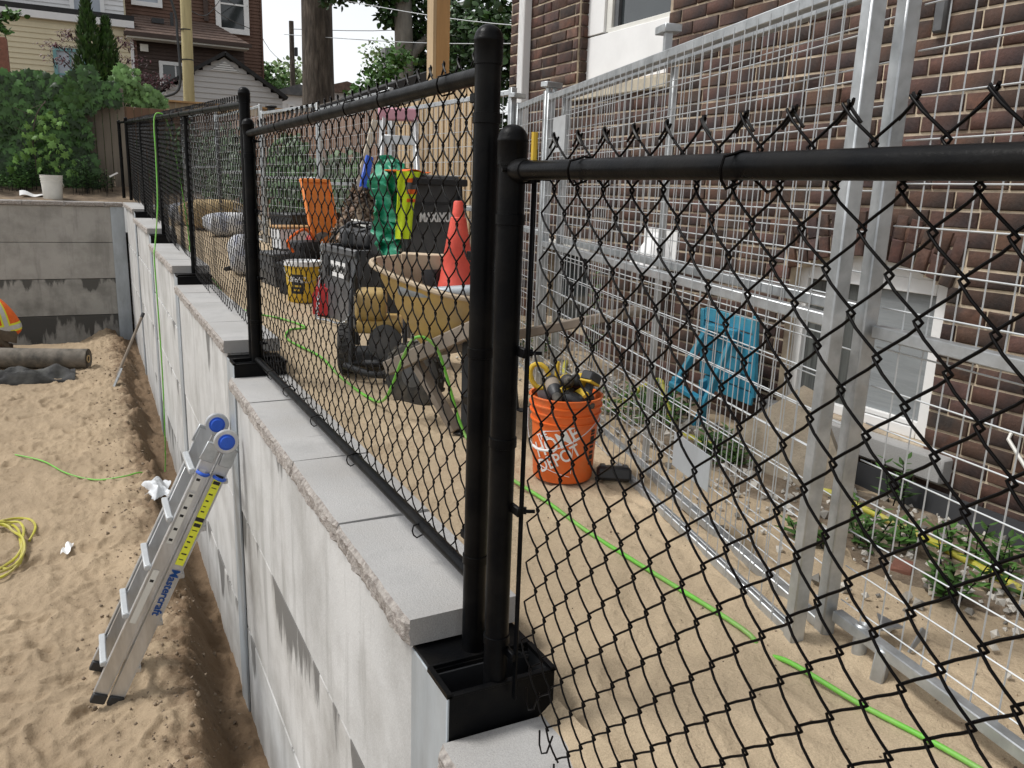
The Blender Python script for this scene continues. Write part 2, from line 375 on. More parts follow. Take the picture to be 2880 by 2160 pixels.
# soil beside the brick house and back yard ground to the horizon
def z_soil(X, Y): return up_z(X, Y) + .006 + .03 * fbm(X * 2.5, Y * 2.5, 4, 12) - .06 * np.clip((2.55 + .25 * fbm(Y * 1.3, Y * 0 + .5, 3, 8) - X) / .3, 0, 1)
ground_mesh('gravel_bed', np.linspace(2.3, 3.42, 60), np.linspace(.2, 6.8, 150), z_soil, M['soil'])
def z_back(X, Y):
    z = -.52 + .30 * np.clip((Y - 17.5) / 2.0, 0, 1) + np.where(Y < 21, .04 * fbm(X * 1.7, Y * 1.7, 4, 14), 0) + np.clip(Y - 21, 0, 200) * .012
    return z
xs = np.concatenate([np.linspace(-150, -8, 12), np.linspace(-7, 8, 90), np.linspace(9, 150, 14)]); ys = np.concatenate([np.linspace(17.46, 20.5, 60), np.linspace(21, 220, 24)])
M['earth'] = mat('garden_earth', (.17, .125, .085), 1, 0, .35, 3, .02, 20, col2=(.28, .21, .14), c2s=2.2, fine=.2, fs=120)
ground_mesh('back_yard_ground', xs, ys, z_back, M['earth'])
mb = MB(); mb.add([(-150, -40, -3.6), (150, -40, -3.6), (150, 60, -3.6), (-150, 60, -3.6)], [[0, 1, 2, 3]])
struct('ground', mb, M['earth'], 0)

# ------------------------------------------------------------------ retaining wall
def concrete(name, base, dark, streak, wet=.5):
    m = mat(name, base, .88, 0, .10, 1.4, .0016, 70, col2=dark, c2s=2.6, c2t=.56, c2w=.12, fine=.06, fs=200)
    N = m.node_tree.nodes; L = m.node_tree.links; b = N['Principled BSDF']; src = b.inputs['Base Color'].links[0].from_socket
    tc = N.new('ShaderNodeTexCoord'); mp = N.new('ShaderNodeMapping'); mp.inputs['Scale'].default_value = (4.5, 4.5, .6); L.new(tc.outputs['Object'], mp.inputs[0])
    n = N.new('ShaderNodeTexNoise'); n.inputs['Scale'].default_value = 1.6; n.inputs['Detail'].default_value = 7; n.inputs['Roughness'].default_value = .62; L.new(mp.outputs[0], n.inputs['Vector'])
    r = N.new('ShaderNodeValToRGB'); r.color_ramp.elements[0].position = .53; r.color_ramp.elements[1].position = .80; L.new(n.outputs['Fac'], r.inputs[0])
    x = N.new('ShaderNodeMix'); x.data_type = 'RGBA'; L.new(r.outputs[0], x.inputs[0]); L.new(src, x.inputs[6]); x.inputs[7].default_value = streak + (1,)
    # seep stains hanging down from the top of a panel (Generated z: 1 = top edge)
    mp2 = N.new('ShaderNodeMapping'); mp2.inputs['Scale'].default_value = (4.2, 4.2, .8); L.new(tc.outputs['Object'], mp2.inputs[0])
    n2 = N.new('ShaderNodeTexNoise'); n2.inputs['Scale'].default_value = .75; n2.inputs['Detail'].default_value = 9; n2.inputs['Roughness'].default_value = .62; L.new(mp2.outputs[0], n2.inputs['Vector'])
    sp = N.new('ShaderNodeSeparateXYZ'); L.new(tc.outputs['Generated'], sp.inputs[0])
    a = N.new('ShaderNodeMath'); a.operation = 'MULTIPLY_ADD'; a.inputs[1].default_value = .42; L.new(sp.outputs[2], a.inputs[0]); L.new(n2.outputs['Fac'], a.inputs[2])
    r2 = N.new('ShaderNodeValToRGB'); r2.color_ramp.elements[0].position = wet; r2.color_ramp.elements[1].position = wet + .05; L.new(a.outputs[0], r2.inputs[0])
    y = N.new('ShaderNodeMix'); y.data_type = 'RGBA'; L.new(r2.outputs[0], y.inputs[0]); L.new(x.outputs[2], y.inputs[6]); y.inputs[7].default_value = tuple(c * .42 for c in dark) + (1,)
    n3 = N.new('ShaderNodeTexNoise'); n3.inputs['Scale'].default_value = 48; n3.inputs['Detail'].default_value = 3; n3.inputs['Roughness'].default_value = .6; L.new(tc.outputs['Object'], n3.inputs['Vector'])
    r3 = N.new('ShaderNodeValToRGB'); r3.color_ramp.elements[0].position = .70; r3.color_ramp.elements[1].position = .75; L.new(n3.outputs['Fac'], r3.inputs[0])
    w = N.new('ShaderNodeMix'); w.data_type = 'RGBA'; w.blend_type = 'MULTIPLY'; L.new(r3.outputs[0], w.inputs[0]); L.new(y.outputs[2], w.inputs[6]); w.inputs[7].default_value = (.55, .54, .52, 1)      # air pores
    L.new(w.outputs[2], b.inputs['Base Color']); return m
M['conc'] = concrete('pale_concrete', (.51, .51, .50), (.385, .38, .365), (.27, .265, .25), .96)
M['conc_s'] = concrete('stained_concrete', (.50, .495, .48), (.345, .335, .315), (.24, .235, .22), .865)
M['concb'] = concrete('grey_concrete', (.38, .365, .335), (.27, .26, .235), (.22, .21, .19), 1.0)
M['concb_s'] = concrete('wet_grey_concrete', (.36, .35, .32), (.22, .215, .195), (.18, .17, .155), .84)
M['concb_w'] = concrete('soaked_grey_concrete', (.31, .30, .275), (.17, .165, .15), (.15, .14, .125), .74)
def panel_mb(c, d, rough_bottom=True):
    mb = MB(); mb.box(c, d, None, .005, 1); return mb
W = thing('retaining_wall', 'long pale concrete panel retaining wall stepping down beside the sand pit', 'retaining wall', (.8, 8, -3.5))
PILES = [(1.71, -1.19, -1.31), (4.855, -1.02, -1.10), (7.925, -.853, -.925), (11.0, -.686, -.78), (14.09, -.533, -.615)]
BAYS = [(-1.2, 1.71, -1.31, [-1.386, -2.12, -2.86, -3.6], [0, 1, 0]), (1.71, 4.855, -1.10, [-1.176, -1.915, -2.665, -3.55], [0, 1, 0]),
        (4.855, 7.925, -.925, [-1.001, -1.935, -2.69, -3.5], [0, 0, 1]), (7.925, 11.0, -.78, [-.856, -1.375, -1.955, -2.75, -3.5], [0, 0, 0, 1]),
        (11.0, 14.09, -.615, [-.691, -1.19, -1.895, -2.6, -3.5], [0, 0, 0, 0]), (14.09, 17.4, -.49, [-.566, -1.235, -1.915, -2.605, -3.5], [0, 0, 0, 0])]
for bi, (a, b, zc, zs, st) in enumerate(BAYS):
    for k in range(len(zs) - 1):
        dx = .004 * (random.random() - .5) * 2
        p = part('concrete_panel', panel_mb((.775 + dx, (max(a, -1.2) + b) / 2, (zs[k] + zs[k + 1]) / 2), (.15, b - a - .254, zs[k] - zs[k + 1] - .013)), M['conc_s' if st[k] else 'conc'], W, True)
        if st[k]: p['label'] = 'concrete panel with dark seep stains below its joint'
for (a, b, zc, zs, st) in BAYS:
    mb = MB(); mb.box((.91, (a + b) / 2, (zs[0] - 3.62) / 2 - .012), (.10, b - a - .256, zs[0] + 3.58)); part('joint_backing', mb, M['soil'], W, True)  # unseen soil backing, added so no light shows through the panel joints
for (py, zt, zc) in PILES:
    mb = MB(); mb.box((.692, py, (zt - 3.6) / 2), (.012, .245, zt + 3.6 - .004), None, .002)       # left flange
    P = part('soldier_pile', mb, M['pile'], W, True)
    mb = MB(); mb.box((.979, py, zt - .25), (.012, .245, .49)); mb.box((.835, py, zt - .25), (.27, .012, .47)); part('web', mb, M['dark'], P, True)
    mb = MB(); zb = zc - .02
    mb.box((.838, py - .117, (zt + zb) / 2 - .003), (.294, .012, zt - zb - .006), None, .0015)
    mb.box((.838, py - .117, zt - .003), (.30, .016, .007), None, .001)
    mb.box((.8375, py + .065, zt), (.295, .115, .012), None, .002)                           # top plate
    mb.box((.692, py - .06, zt + .0005), (.014, .13, .012)); mb.box((.979, py - .06, zt + .0005), (.014, .13, .012))
    mb.box((.838, py + .005, zt - .07), (.27, .008, .13)); mb.box((.838, py - .05, zt - .16), (.27, .12, .006))
    part('black_cap_box', mb, M['black'], P, True)
# black gap beside each flange where the panel edge sits back
def coping(parent, y0, y1, z, x0=.66, x1=.998, th=.076, near=True, seed=0):
    mb = MB(); L = y1 - y0 - .006; nu = max(10, int(L / (.012 if near else .04))); nv = 7
    y0 += .003; y1 -= .003; c = .006
    def face(u, v):
        e = min(v, 1 - v) * 2; e2 = min(u, 1 - u) * 2
        d = .016 * min(1, e * 2.4 + .25) * min(1, e2 * 8 + .3)
        yy = y0 + u * (y1 - y0); zz = z - th * (1 - v)
        n = float(fbm(yy * 14 + seed, zz * 30, 3, 5)) * .012 + (random.random() - .5) * .008
        return (x0 + .016 - d + n * min(1, e * 3 + .2), yy, zz)
    mb.mi = 1; mb.grid(lambda u, v: face(u, v), nu, nv)
    mb.mi = 0; n = len(mb.v); top = [i * nv + nv - 1 for i in range(nu)]; bot = [i * nv for i in range(nu)]
    ze = z; mb.v += [(x1 - c, y0 + c, z), (x1 - c, y1 - c, z), (x1, y0, z - c), (x1, y1, z - c), (x1, y0, z - th), (x1, y1, z - th)]
    A, B, C, D, E2, F = range(n, n + 6)
    fs = [top + [B, A], [A, B, D, C], [C, D, F, E2], bot[::-1] + [E2, F]]
    fs[0] = fs[0][::-1]; fs[0] = top[::1] + [B, A]
    fs += [[0 + k for k in range(nv)][::-1] + [E2, C, A][::-1][::-1], [(nu - 1) * nv + k for k in range(nv)] + [B, D, F]]
    mb.f += fs; mb.m += [0] * len(fs)
    me_o = part('coping_stone', mb, [M['cap'], M['split']], parent, True, 30)
    return me_o
CAPS = [(-1.31, [-.9, -.22, .33, 1.02, 1.585]), (-1.10, [1.812, 2.49, 3.17, 3.485, 4.157, 4.757]), (-.925, [4.96, 5.665, 6.6, 7.225, 7.78]), (-.78, [8.04, 8.7, 9.35, 10.2, 10.89]), (-.615, [11.1, 11.8, 12.5, 13.2, 13.98]), (-.49, [14.2, 14.9, 15.6, 16.3, 17.0, 17.69])]
for ci, (z, ys_) in enumerate(CAPS):
    for i in range(len(ys_) - 1): coping(W, ys_[i], ys_[i + 1], z + random.uniform(-.002, .002), near=ci < 3, seed=i * 7 + ci)
WB = thing('retaining_wall', 'grey stained concrete panel wall closing the far end of the pit', 'retaining wall', (-2, 17.5, -3.5))
zsb = [-.566, -1.235, -1.915, -2.605, -3.5]; xb = [-8.3, -5.3, -2.3, .67]
for i in range(3):
    for k in range(4):
        p = part('concrete_panel', panel_mb(((xb[i] + xb[i + 1]) / 2, 17.475 + random.uniform(-.004, .004), (zsb[k] + zsb[k + 1]) / 2), (xb[i + 1] - xb[i] - .02, .15, zsb[k] - zsb[k + 1] - .008)), M[('concb', 'concb', 'concb_s', 'concb_w')[k]], WB, True)
for x in (-5.3, -2.3, .555):
    mb = MB(); mb.box((x, 17.385, -2.03), (.235, .014, 2.92), None, .002); part('soldier_pile', mb, M['pile'], WB, True)
xc = [-2.99, -2.33, -1.66, -.99, -.32, .346, .655]
for i in range(len(xc) - 1):
    mb = MB(); x0, x1 = xc[i] + .004, xc[i + 1] - .004; nu = 24; nv = 6; z = -.487 + random.uniform(-.003, .003)
    mb.mi = 1
    mb.grid(lambda u, v: (x0 + (x1 - x0) * u, 17.36 - .016 * min(1, min(v, 1 - v) * 5 + .2) + random.uniform(-.007, .007), z - .078 * v), nu, nv)
    mb.mi = 0; n = len(mb.v); mb.v += [(x0, 17.69, z), (x1, 17.69, z), (x0, 17.69, z - .078), (x1, 17.69, z - .078)]
    t = [i2 * nv for i2 in range(nu)]; bo = [i2 * nv + nv - 1 for i2 in range(nu)]
    mb.f += [t + [n + 1, n], bo[::-1] + [n + 2, n + 3], list(range(nv))[::-1] + [n, n + 2][::1], [(nu - 1) * nv + q for q in range(nv)] + [n + 3, n + 1]]; mb.m += [0] * 4
    part('coping_stone', mb, [M['cap'], M['split']], WB, True, 30)

# ------------------------------------------------------------------ black chain-link fence
FX = .83
TS = {3: (0, .12, .6), 4: (0, .10, .5, .90), 5: (0, .08, .35, .65, .92)}
def fabric(y0, y1, zb, zt, x, r, ns, nseg, pw=.046, ph=.0505, cut=None, bulge=.008, peaks=True):
    """chain link: one zigzag wire per column pair, hooked into its neighbours; zb/zt are functions of y"""
    V_ = []; F_ = []; nb = 0
    cols = int((y1 - y0) / pw)
    ang = np.arange(ns) * 2 * PI / ns; ca, sa = np.cos(ang), np.sin(ang)
    for k in range(cols):
        ya = y0 + k * pw; yb = ya + pw
        zt0 = zt((ya + yb) / 2); lo = zb((ya + yb) / 2)
        if cut: lo = max(lo, cut(ya))
        n = int((zt0 - lo) / ph)
        if n < 2: continue
        # bends: even index at ya when k even
        pts = []
        for j in range(n):
            left = (j + k) % 2 == 0
            z0 = zt0 - j * ph; z1 = z0 - ph
            s0, s1 = (ya - .0058, yb + .0058) if left else (yb + .0058, ya - .0058)
            side = 1 if left else -1
            for q in range(nseg):
                t = TS[nseg][q]; e = t - .02 * math.sin(2 * PI * t)
                yy = s0 + (s1 - s0) * e
                pts.append((x + side * .0045 * math.sin(PI * t) , yy, z0 + (z1 - z0) * t))
        left = (n + k) % 2 == 0; pts.append((x, ya - .0058 if left else yb + .0058, zt0 - n * ph))
        P = np.array(pts)
        if peaks and k % 2 == 0: pass
        P[:, 0] += bulge * fbm(P[:, 1] * 2.2, P[:, 2] * 1.6, 2, 77) * 2
        P[:, 1] += .006 * fbm(P[:, 1] * 5 + 9, P[:, 2] * 5, 2, 78); P[:, 2] += .006 * fbm(P[:, 1] * 5, P[:, 2] * 5 + 4, 2, 79)
        T = np.gradient(P, axis=0); T /= np.linalg.norm(T, axis=1)[:, None] + 1e-9
        X1 = np.cross(T, np.array([1., 0, 0])); X1 /= np.linalg.norm(X1, axis=1)[:, None] + 1e-9; Y1 = np.cross(T, X1)
        R = P[:, None, :] + r * (X1[:, None, :] * ca[None, :, None] + Y1[:, None, :] * sa[None, :, None])
        m = len(P); V_.append(R.reshape(-1, 3))
        i = (np.arange(m - 1)[:, None] * ns + np.arange(ns)[None, :]); j2 = (np.arange(m - 1)[:, None] * ns + (np.arange(ns)[None, :] + 1) % ns)
        F_.append(np.stack([i, j2, j2 + ns, i + ns], 2).reshape(-1, 4) + nb); nb += m * ns
        if peaks and (k % 2 == 0):      # twisted barb where two wire ends meet
            ym = yb if k % 2 == 0 else ya
    return np.concatenate(V_), np.concatenate(F_)
def fab_part(name, parent, *a, **k):
    v, f = fabric(*a, **k); v = v - np.array(parent.location)[None, :]
    o = link(name, np_mesh(name, v, f), M['wire'], parent); return o
def barbs(parent, y0, zt, x, n, r, step=.092, first=0):
    mb = MB()
    for i in range(n):
        y = y0 + i * step; z = zt(y)
        for s in (1, -1):
            mb.tube([(x - s * .004, y - s * .0075, z + .004), (x + s * .002, y - s * .001, z - .001), (x + s * .005, y + s * .011, z - .0115), (x + s * .0045, y + s * .0235, z - .0245)], r, 5)
    part('barbs', mb, M['wire'], parent, True, 60, kind='stuff')
def post(parent, y, zb, zt, r=.030, dome=True, n=20, x=FX):
    mb = MB(); mb.lathe([(r, zb), (r, zt - .05)], n, None, (x, y, 0)); o = part('post', mb, M['black'], parent, True)
    mb = MB(); R = r * 1.10
    pr = [(R, zt - .085), (R, zt - .038), (R * 1.03, zt - .036), (R * 1.03, zt - .032)] + [(R * math.cos(a), zt - .032 + .032 * math.sin(a)) for a in np.linspace(.05, PI / 2 - .02, 6)]
    mb.lathe(pr, n, None, (x, y, 0)); part('post_cap', mb, M['black'], o, True)
    for k in range(3):                                                       # brace bands
        mb = MB(); z = zt - .20 - k * (zt - zb - .35) / 2.2; mb.lathe([(r + .0005, z - .012), (r + .003, z - .011), (r + .003, z + .011), (r + .0005, z + .012)], n, None, (x, y, 0))
        part('brace_band', mb, M['black'], o, True)
    return o
def rail(parent, y0, z0, y1, z1, r=.0195, n=16, name='top_rail', x=FX):
    mb = MB(); mb.tube([(x, y0 + (y1 - y0) * t, z0 + (z1 - z0) * t) for t in np.linspace(0, 1, 9)], r, n); return part(name, mb, M['black'], parent, True)
def ties(parent, ys_, zf, x=FX, r=.0195, wr=.0024, flip=1):
    for y in ys_:
        z = zf(y); mb = MB(); pts = []
        for a in np.linspace(-.3, 2 * PI - .1, 14):
            rr = r + .004 + (.010 if 2.2 < a < 4.2 else 0); pts.append((x - rr * math.cos(a + PI) * 1.0 if False else x + rr * math.cos(a), y + .012 * (a / PI - 1), z + rr * math.sin(a) * flip))
        pts += [(x + .03, y - .03, z - flip * .032), (x + .026, y - .05, z - flip * .026)]
        mb.tube(pts, wr, 5); part('tie_wire', mb, M['wire'], parent, True, 60)
def tension(parent, y, z0, z1, x):
    mb = MB(); mb.box((x, y, (z0 + z1) / 2), (.005, .016, z1 - z0), None, .001); t = part('tension_bar', mb, M['black'], parent, True)
    for z in np.linspace(z1 - .06, z0 + .12, 4):
        mb = MB(); mb.box((x - .008, y + .03, z), (.012, .075, .022), None, .002); mb.cyl((x - .012, y + .006, z), (x + .030, y - .012, z), .0045, 6); mb.cyl((x + .004, y + .006, z), (x + .014, y + .0, z), .009, 6)
        part('tension_band', mb, M['black'], t, True)
    return t
# bay 1: nearest, runs past the camera on the right
F1 = thing('chain_link_fence', 'nearest black chain-link fence bay with loose cut mesh, rail running off the right edge', 'fence', (FX, 1.62, -1.31), group='black chain-link fence bays')
post(F1, 1.62, -1.335, .137); post(F1, -1.4, -1.32, .14)
rail(F1, 1.565, .041, -1.35, .052, .0192, 24)
mb = MB(); mb.lathe([(.024, -.03), (.0245, .0), (.022, .012), (.019, .014)], 16, RX(PI / 2), (FX, 1.566, .041)); mb.box((FX, 1.60, .041), (.012, .05, .02), None, .002); mb.cyl((FX - .034, 1.602, .041), (FX + .02, 1.602, .041), .005, 6); part('rail_end_cup', mb, M['black'], F1, True)
fab_part('chain_link_mesh', F1, .02, 1.555, lambda y: -1.30, lambda y: .108 + .012 * (1.56 - y), FX + .027, .00225, 6, 5, cut=lambda y: -1.295 + max(0, y - 1.30) * .75, bulge=.014)
barbs(F1, .02, lambda y: .110 + .012 * (1.56 - y), FX + .027, 17, .0024)
ties(F1, [1.33, .915, .45], lambda y: .041)
tension(F1, 1.566, -1.23, .085, FX + .027)
for (y, z) in ((1.45, -1.19), (1.38, -1.26), (1.31, -1.30)):
    mb = MB(); mb.tube([(FX + .03, y, z + .05), (FX + .024, y + .012, z), (FX + .02, y + .028, z - .012), (FX + .02, y + .04, z + .004), (FX + .02, y + .042, z + .04)], .0023, 6); part('cut_wire_end', mb, M['wire'], F1, True, 60)
mb = MB(); mb.cyl((FX + .012, 1.545, .062), (FX + .012, 1.545, .118), .0068, 8); part('yellow_pencil_stub', mb, M['yellow'], F1, True)
# bay 2
F2 = thing('chain_link_fence', 'tall black chain-link fence bay with bottom rail above the five grey coping stones', 'fence', (FX, 3.3, -1.19), group='black chain-link fence bays')
post(F2, 1.754, -1.185, .356); post(F2, 4.79, -1.03, .331)
rail(F2, 1.76, .252, 4.79, .248); rail(F2, 1.78, -.985, 4.82, -1.008, .0185, 16, 'bottom_rail')
fab_part('chain_link_mesh', F2, 1.80, 4.77, lambda y: -1.045, lambda y: .312, FX + .026, .00225, 6, 4)
barbs(F2, 1.80, lambda y: .312, FX + .026, 32, .0023)
ties(F2, [3.949, 3.306, 2.813, 2.45, 1.978], lambda y: .25); ties(F2, [4.317, 3.929, 3.377, 2.822, 2.126], lambda y: -.995)
tension(F2, 1.812, -1.03, .27, FX + .026); tension(F2, 4.755, -1.03, .27, FX + .026)
# bays 3-6: one sloping run
F3 = thing('chain_link_fence', 'far black chain-link fence run climbing away to the ivy corner', 'fence', (FX, 11, -.8), group='black chain-link fence bays')
rz3 = lambda y: .413 + (y - 5.0) * .0456
post(F3, 4.88, -1.015, .50)
for y, z in ((8.03, -.853), (11.1, -.686), (14.2, -.533)):
    mb = MB(); mb.lathe([(.024, z), (.024, rz3(y) - .01)], 14, None, (FX + .03, y, 0)); o = part('line_post', mb, M['black'], F3, True)
    mb = MB(); mb.lathe([(.027, rz3(y) - .05), (.027, rz3(y) + .005), (.02, rz3(y) + .022), (.0, rz3(y) + .026)], 12, None, (FX + .03, y, 0)); part('loop_cap', mb, M['black'], o, True)
post(F3, 17.75, -.45, 1.09, .03)
rail(F3, 4.9, rz3(4.9), 17.75, rz3(17.75))
for i, (a, b, zc) in enumerate(((4.93, 7.93, -.90), (8.0, 11.0, -.745), (11.0, 14.1, -.585), (14.1, 17.72, -.455))):
    fab_part('chain_link_mesh', F3, a, b, lambda y, zc=zc: zc, lambda y: rz3(y) + .06, FX + .03, .0023, 5 if i == 0 else 4, 4 if i == 0 else 3)
barbs(F3, 4.93, lambda y: rz3(y) + .06, FX + .03, 60, .0023)
ties(F3, [5.6, 6.4, 7.2, 8.0, 8.8, 9.6, 10.4, 11.6, 12.4, 13.2, 15, 16], rz3)
F4 = thing('chain_link_fence', 'black corner post and short fence end turning left at the far end of the wall', 'fence', (.6, 17.9, -.45), group='black chain-link fence bays')
post(F4, 18.1, -.42, 1.05, .03, x=.72); 
mb = MB(); mb.tube([(.72, 18.1, 1.0), (.80, 17.8, 1.0)], .0195, 10); part('top_rail', mb, M['black'], F4, True)
mb = MB(); mb.box((.56, 18.0, .02), (.17, .01, .03), RY(-.5)); part('tag', mb, M['white'], F4, True)
# ------------------------------------------------------------------ galvanised temporary fence panels
def wires(mb, a, b, z0, z1, pv, ph, r, zoff=0, n=4):
    a = V(a[0], a[1], 0); b = V(b[0], b[1], 0); L = (b - a).length; d = (b - a) / L; k = int(L / pv); nr = V(-d.y, d.x, 0)
    for i in range(1, k):
        p = a + d * (i * L / k + random.uniform(-.003, .003)) + nr * .003; w = nr * random.uniform(-.004, .004)
        mb.tube([p + V(0, 0, z0), p + w + V(0, 0, (z0 + z1) / 2), p + V(0, 0, z1)], r, n)
    z = z1 - .13 + zoff
    while z > z0 + .03:
        mb.tube([a - nr * .003 + V(0, 0, z), (a + b) / 2 - nr * .003 + V(0, 0, z + random.uniform(-.004, .004)), b - nr * .003 + V(0, 0, z)], r, n); z -= ph
def mesh_panel(label, a, b, z0, z1, zm, mid=True, ends=(1, 1), zoff=0, leg=(.0, .0), t=.034, pw=.044):
    c = ((a[0] + b[0]) / 2, (a[1] + b[1]) / 2, z0); T = thing('temporary_fence_panel', label, 'fence panel', c, group='galvanised temporary fence panels')
    A = V(a[0], a[1], 0); B = V(b[0], b[1], 0); d = (B - A).normalized(); R = RZ(math.atan2(d.y, d.x))
    for e, p, lg in ((ends[0], A, leg[0]), (ends[1], B, leg[1])):
        if e: mb = MB(); mb.box(p + V(0, 0, (z0 + z1 + .012 - lg) / 2), (pw, pw, z1 - z0 + .012 + lg), R, .004); part('frame_post', mb, M['galv'], T, True)
    for nm, z in (('top_rail', z1 - t / 2), ('mid_rail', zm), ('bottom_rail', z0 + t / 2)):
        mb = MB(); mb.bar(A + d * .024 + V(0, 0, z), B - d * .024 + V(0, 0, z), t, t, bev=.003); part(nm, mb, M['galv'], T, True)
    if mid: mb = MB(); mb.box((A + B) / 2 + V(0, 0, (z0 + z1) / 2) + V(-d.y, d.x, 0) * -.030, (t, .024, z1 - z0 - 2 * t - .002), R, .003); part('mid_post', mb, M['galv'], T, True)
    mb = MB(); nr = V(-d.y, d.x, 0) * (t / 2 - .002); wires(mb, A + d * .02 + nr, B - d * .02 + nr, z0 + .012, z1 - .012, .0725, .107, .0023, zoff); part('wire_mesh', mb, M['galvwire'], T, True, 0)
    return T
K = (2.46, 4.34); P1 = (1.752, 1.512)
TA = mesh_panel('front galvanised mesh panel of the doubled pair, behind the orange bucket', P1, K, -1.25, .545, -.31, False, leg=(.06, .0))
nA = V(.97, -.242, 0) * .115
TB = mesh_panel('rear galvanised mesh panel of the doubled pair, with a middle post', (1.862, 1.50), (2.58, 4.36), -1.245, .56, -.285, True, zoff=.04, leg=(.05, 0))
TC = mesh_panel('nearest galvanised mesh panel, running off the lower right edge', (1.868, 1.488), (1.62, .02), -1.19, .60, -.335, False, ends=(0, 1), zoff=.02)
TD = mesh_panel('short galvanised mesh panel between the sign plate panel and the white downspout', (2.475, 4.40), (2.665, 5.12), -1.2, .56, -.25, False)
mesh_panel('galvanised mesh panel in front of the pale cedar boards', (2.64, 5.18), (2.52, 7.30), -1.13, .66, -.15, False)
mesh_panel('galvanised mesh panel behind the green tarp and leaning plank', (2.52, 7.36), (2.53, 9.90), -1.03, .84, .0, False)
mesh_panel('galvanised mesh panel behind the orange board', (2.52, 9.96), (2.22, 11.73), -.93, .90, .05, False)
mesh_panel('farthest galvanised mesh panel among the vines', (2.21, 11.8), (2.0, 14.3), -.83, .99, .12, False)
mesh_panel('galvanised mesh panel end beside the far sand bags', (1.99, 14.4), (1.75, 17.0), -.70, 1.1, .2, False)
# clamp caps joining neighbouring posts, and small sign plates
def clamp(parent, c, R, w=.13): 
    mb = MB(); mb.box(c, (w, .06, .03), R, .003); part('clamp', mb, M['galv'], parent, True)
clamp(TA, (2.47, 4.35, .60), RZ(.2), .12); clamp(TD, (2.66, 5.15, .62), RZ(.3), .11)
mb = MB()
for o in (-.022, .022): mb.box((2.475 + o, 4.355, .57), (.018, .03, .05))
part('clamp_bolt', mb, M['galv'], TA, True)
mb = MB(); mb.box((2.20, 2.92, .665), (.11, .075, .032), RZ(1.32), .003); mb.box((2.185, 2.90, .60), (.026, .03, .10), RZ(1.32)); mb.box((2.215, 2.94, .60), (.026, .03, .10), RZ(1.32)); part('clamp', mb, M['galv'], TB, True)
mb = MB(); mb.bar((2.428, 4.21, .31), (2.37, 3.965, .31), .19, .002, up=(0, 0, 1)); 
mb = MB(); mb.box((2.375, 4.08, .31), (.24, .002, .19), RZ(math.atan2(.97, .242)), 0); part('sign_plate', mb, M['galvwire'], TA, True)
mb = MB(); mb.box((1.90, 2.20, -.94), (.30, .002, .13), RZ(math.atan2(.97, .242)), 0); part('sign_plate', mb, M['pile'], TA, True)
# stubs and triangular offcut left in the sand beside panel C
mb = MB(); mb.lathe([(.0, -1.36), (.02, -1.36), (.02, -1.155), (.015, -1.15), (.0, -1.16)], 14, None, (1.855, 1.368, 0)); solo('steel_stub', mb, M['galv'], 'round galvanised steel stub driven into the sand beside the rail', 'post')
mb = MB(); mb.box((1.825, 1.275, -1.26), (.036, .036, .19), RX(.06) @ RZ(.3), .004); solo('steel_stub', mb, M['galv'], 'square galvanised steel stub leaning in the sand', 'post')
mb = MB(); mb.prism([(0, 0), (.17, .03), (.15, .05)], -.003, .003, RZ(.2) @ RX(1.1), (1.94, 1.29, -1.245)); mb.prism([(.16, .02), (.2, .1), (.10, .07)], -.003, .003, RZ(.5), (1.90, 1.27, -1.20)); solo('steel_offcut', mb, M['galv'], 'thin triangular galvanised offcut sticking out of the soil', 'offcut')

# ------------------------------------------------------------------ brick house
HX = 3.4; CH = .082; BL = .236; HY1 = 6.73; HY0 = -2.0; HZ0 = -1.42; HZ1 = 3.6
H = thing('brick_house', 'dark brown brick house with white windows behind the mesh panels', 'house', (HX + 2, 3, HZ0))
M['mortar'] = mat('lime_mortar', (.54, .45, .33), .95, 0, .3, 9, .003, 120, col2=(.25, .19, .14), c2s=2.6)
M['brick'] = mat('dark_brick', (.098, .049, .034), .88, 0, .38, 16, .004, 70, col2=(.038, .026, .024), c2s=5, c2t=.5, c2w=.14, attr='tint')
U0, U1, UZ0, UZ1 = 4.505, 5.61, .77, 3.0          # upper window opening
B0, B1, BZ0, BZ1 = 2.33, 3.26, -1.10, -.36        # basement window (arched above BZ1 to crown)
D0, D1, DZ0, DZ1 = 5.27, 5.90, -1.02, -.45        # far basement window
CR = .10                                           # arch rise
def arch_z(y):
    t = (y - (B0 + B1) / 2) / ((B1 - B0) / 2); return BZ1 + CR * (1 - t * t)
mb = MB(); ex = .25
def wall_box(y0, y1, z0, z1): mb.box((HX - .002 + ex / 2, (y0 + y1) / 2, (z0 + z1) / 2), (ex, y1 - y0, z1 - z0))
wall_box(HY0, B0, HZ0, HZ1); wall_box(B1, U0, HZ0, HZ1); wall_box(B0, B1, -.17, HZ1); wall_box(B0, B1, HZ0, BZ0)
wall_box(U0, U1, -.2, UZ0); wall_box(U0, D0, HZ0, -.2); wall_box(D0, D1, HZ0, DZ0); wall_box(D0, D1, DZ1, -.2); wall_box(D1, HY1, HZ0, -.2)
wall_box(U1, HY1, -.2, HZ1); wall_box(U0, U1, UZ1, HZ1)
mb.box((HX + 3.4, (HY0 + HY1) / 2, (HZ0 + HZ1) / 2), (6.0, HY1 - HY0 - .01, HZ1 - HZ0 - .01))
n = 14
for i in range(n):                                     # spandrel above the arch
    ya, yb2 = B0 + (B1 - B0) * i / n, B0 + (B1 - B0) * (i + 1) / n; zc = min(arch_z(ya), arch_z(yb2)) + .01
    mb.box((HX - .002 + ex / 2, (ya + yb2) / 2, (zc - .17) / 2), (ex, yb2 - ya, -.17 - zc))
part('wall', mb, M['mortar'], H, True, 30)
bricks = []
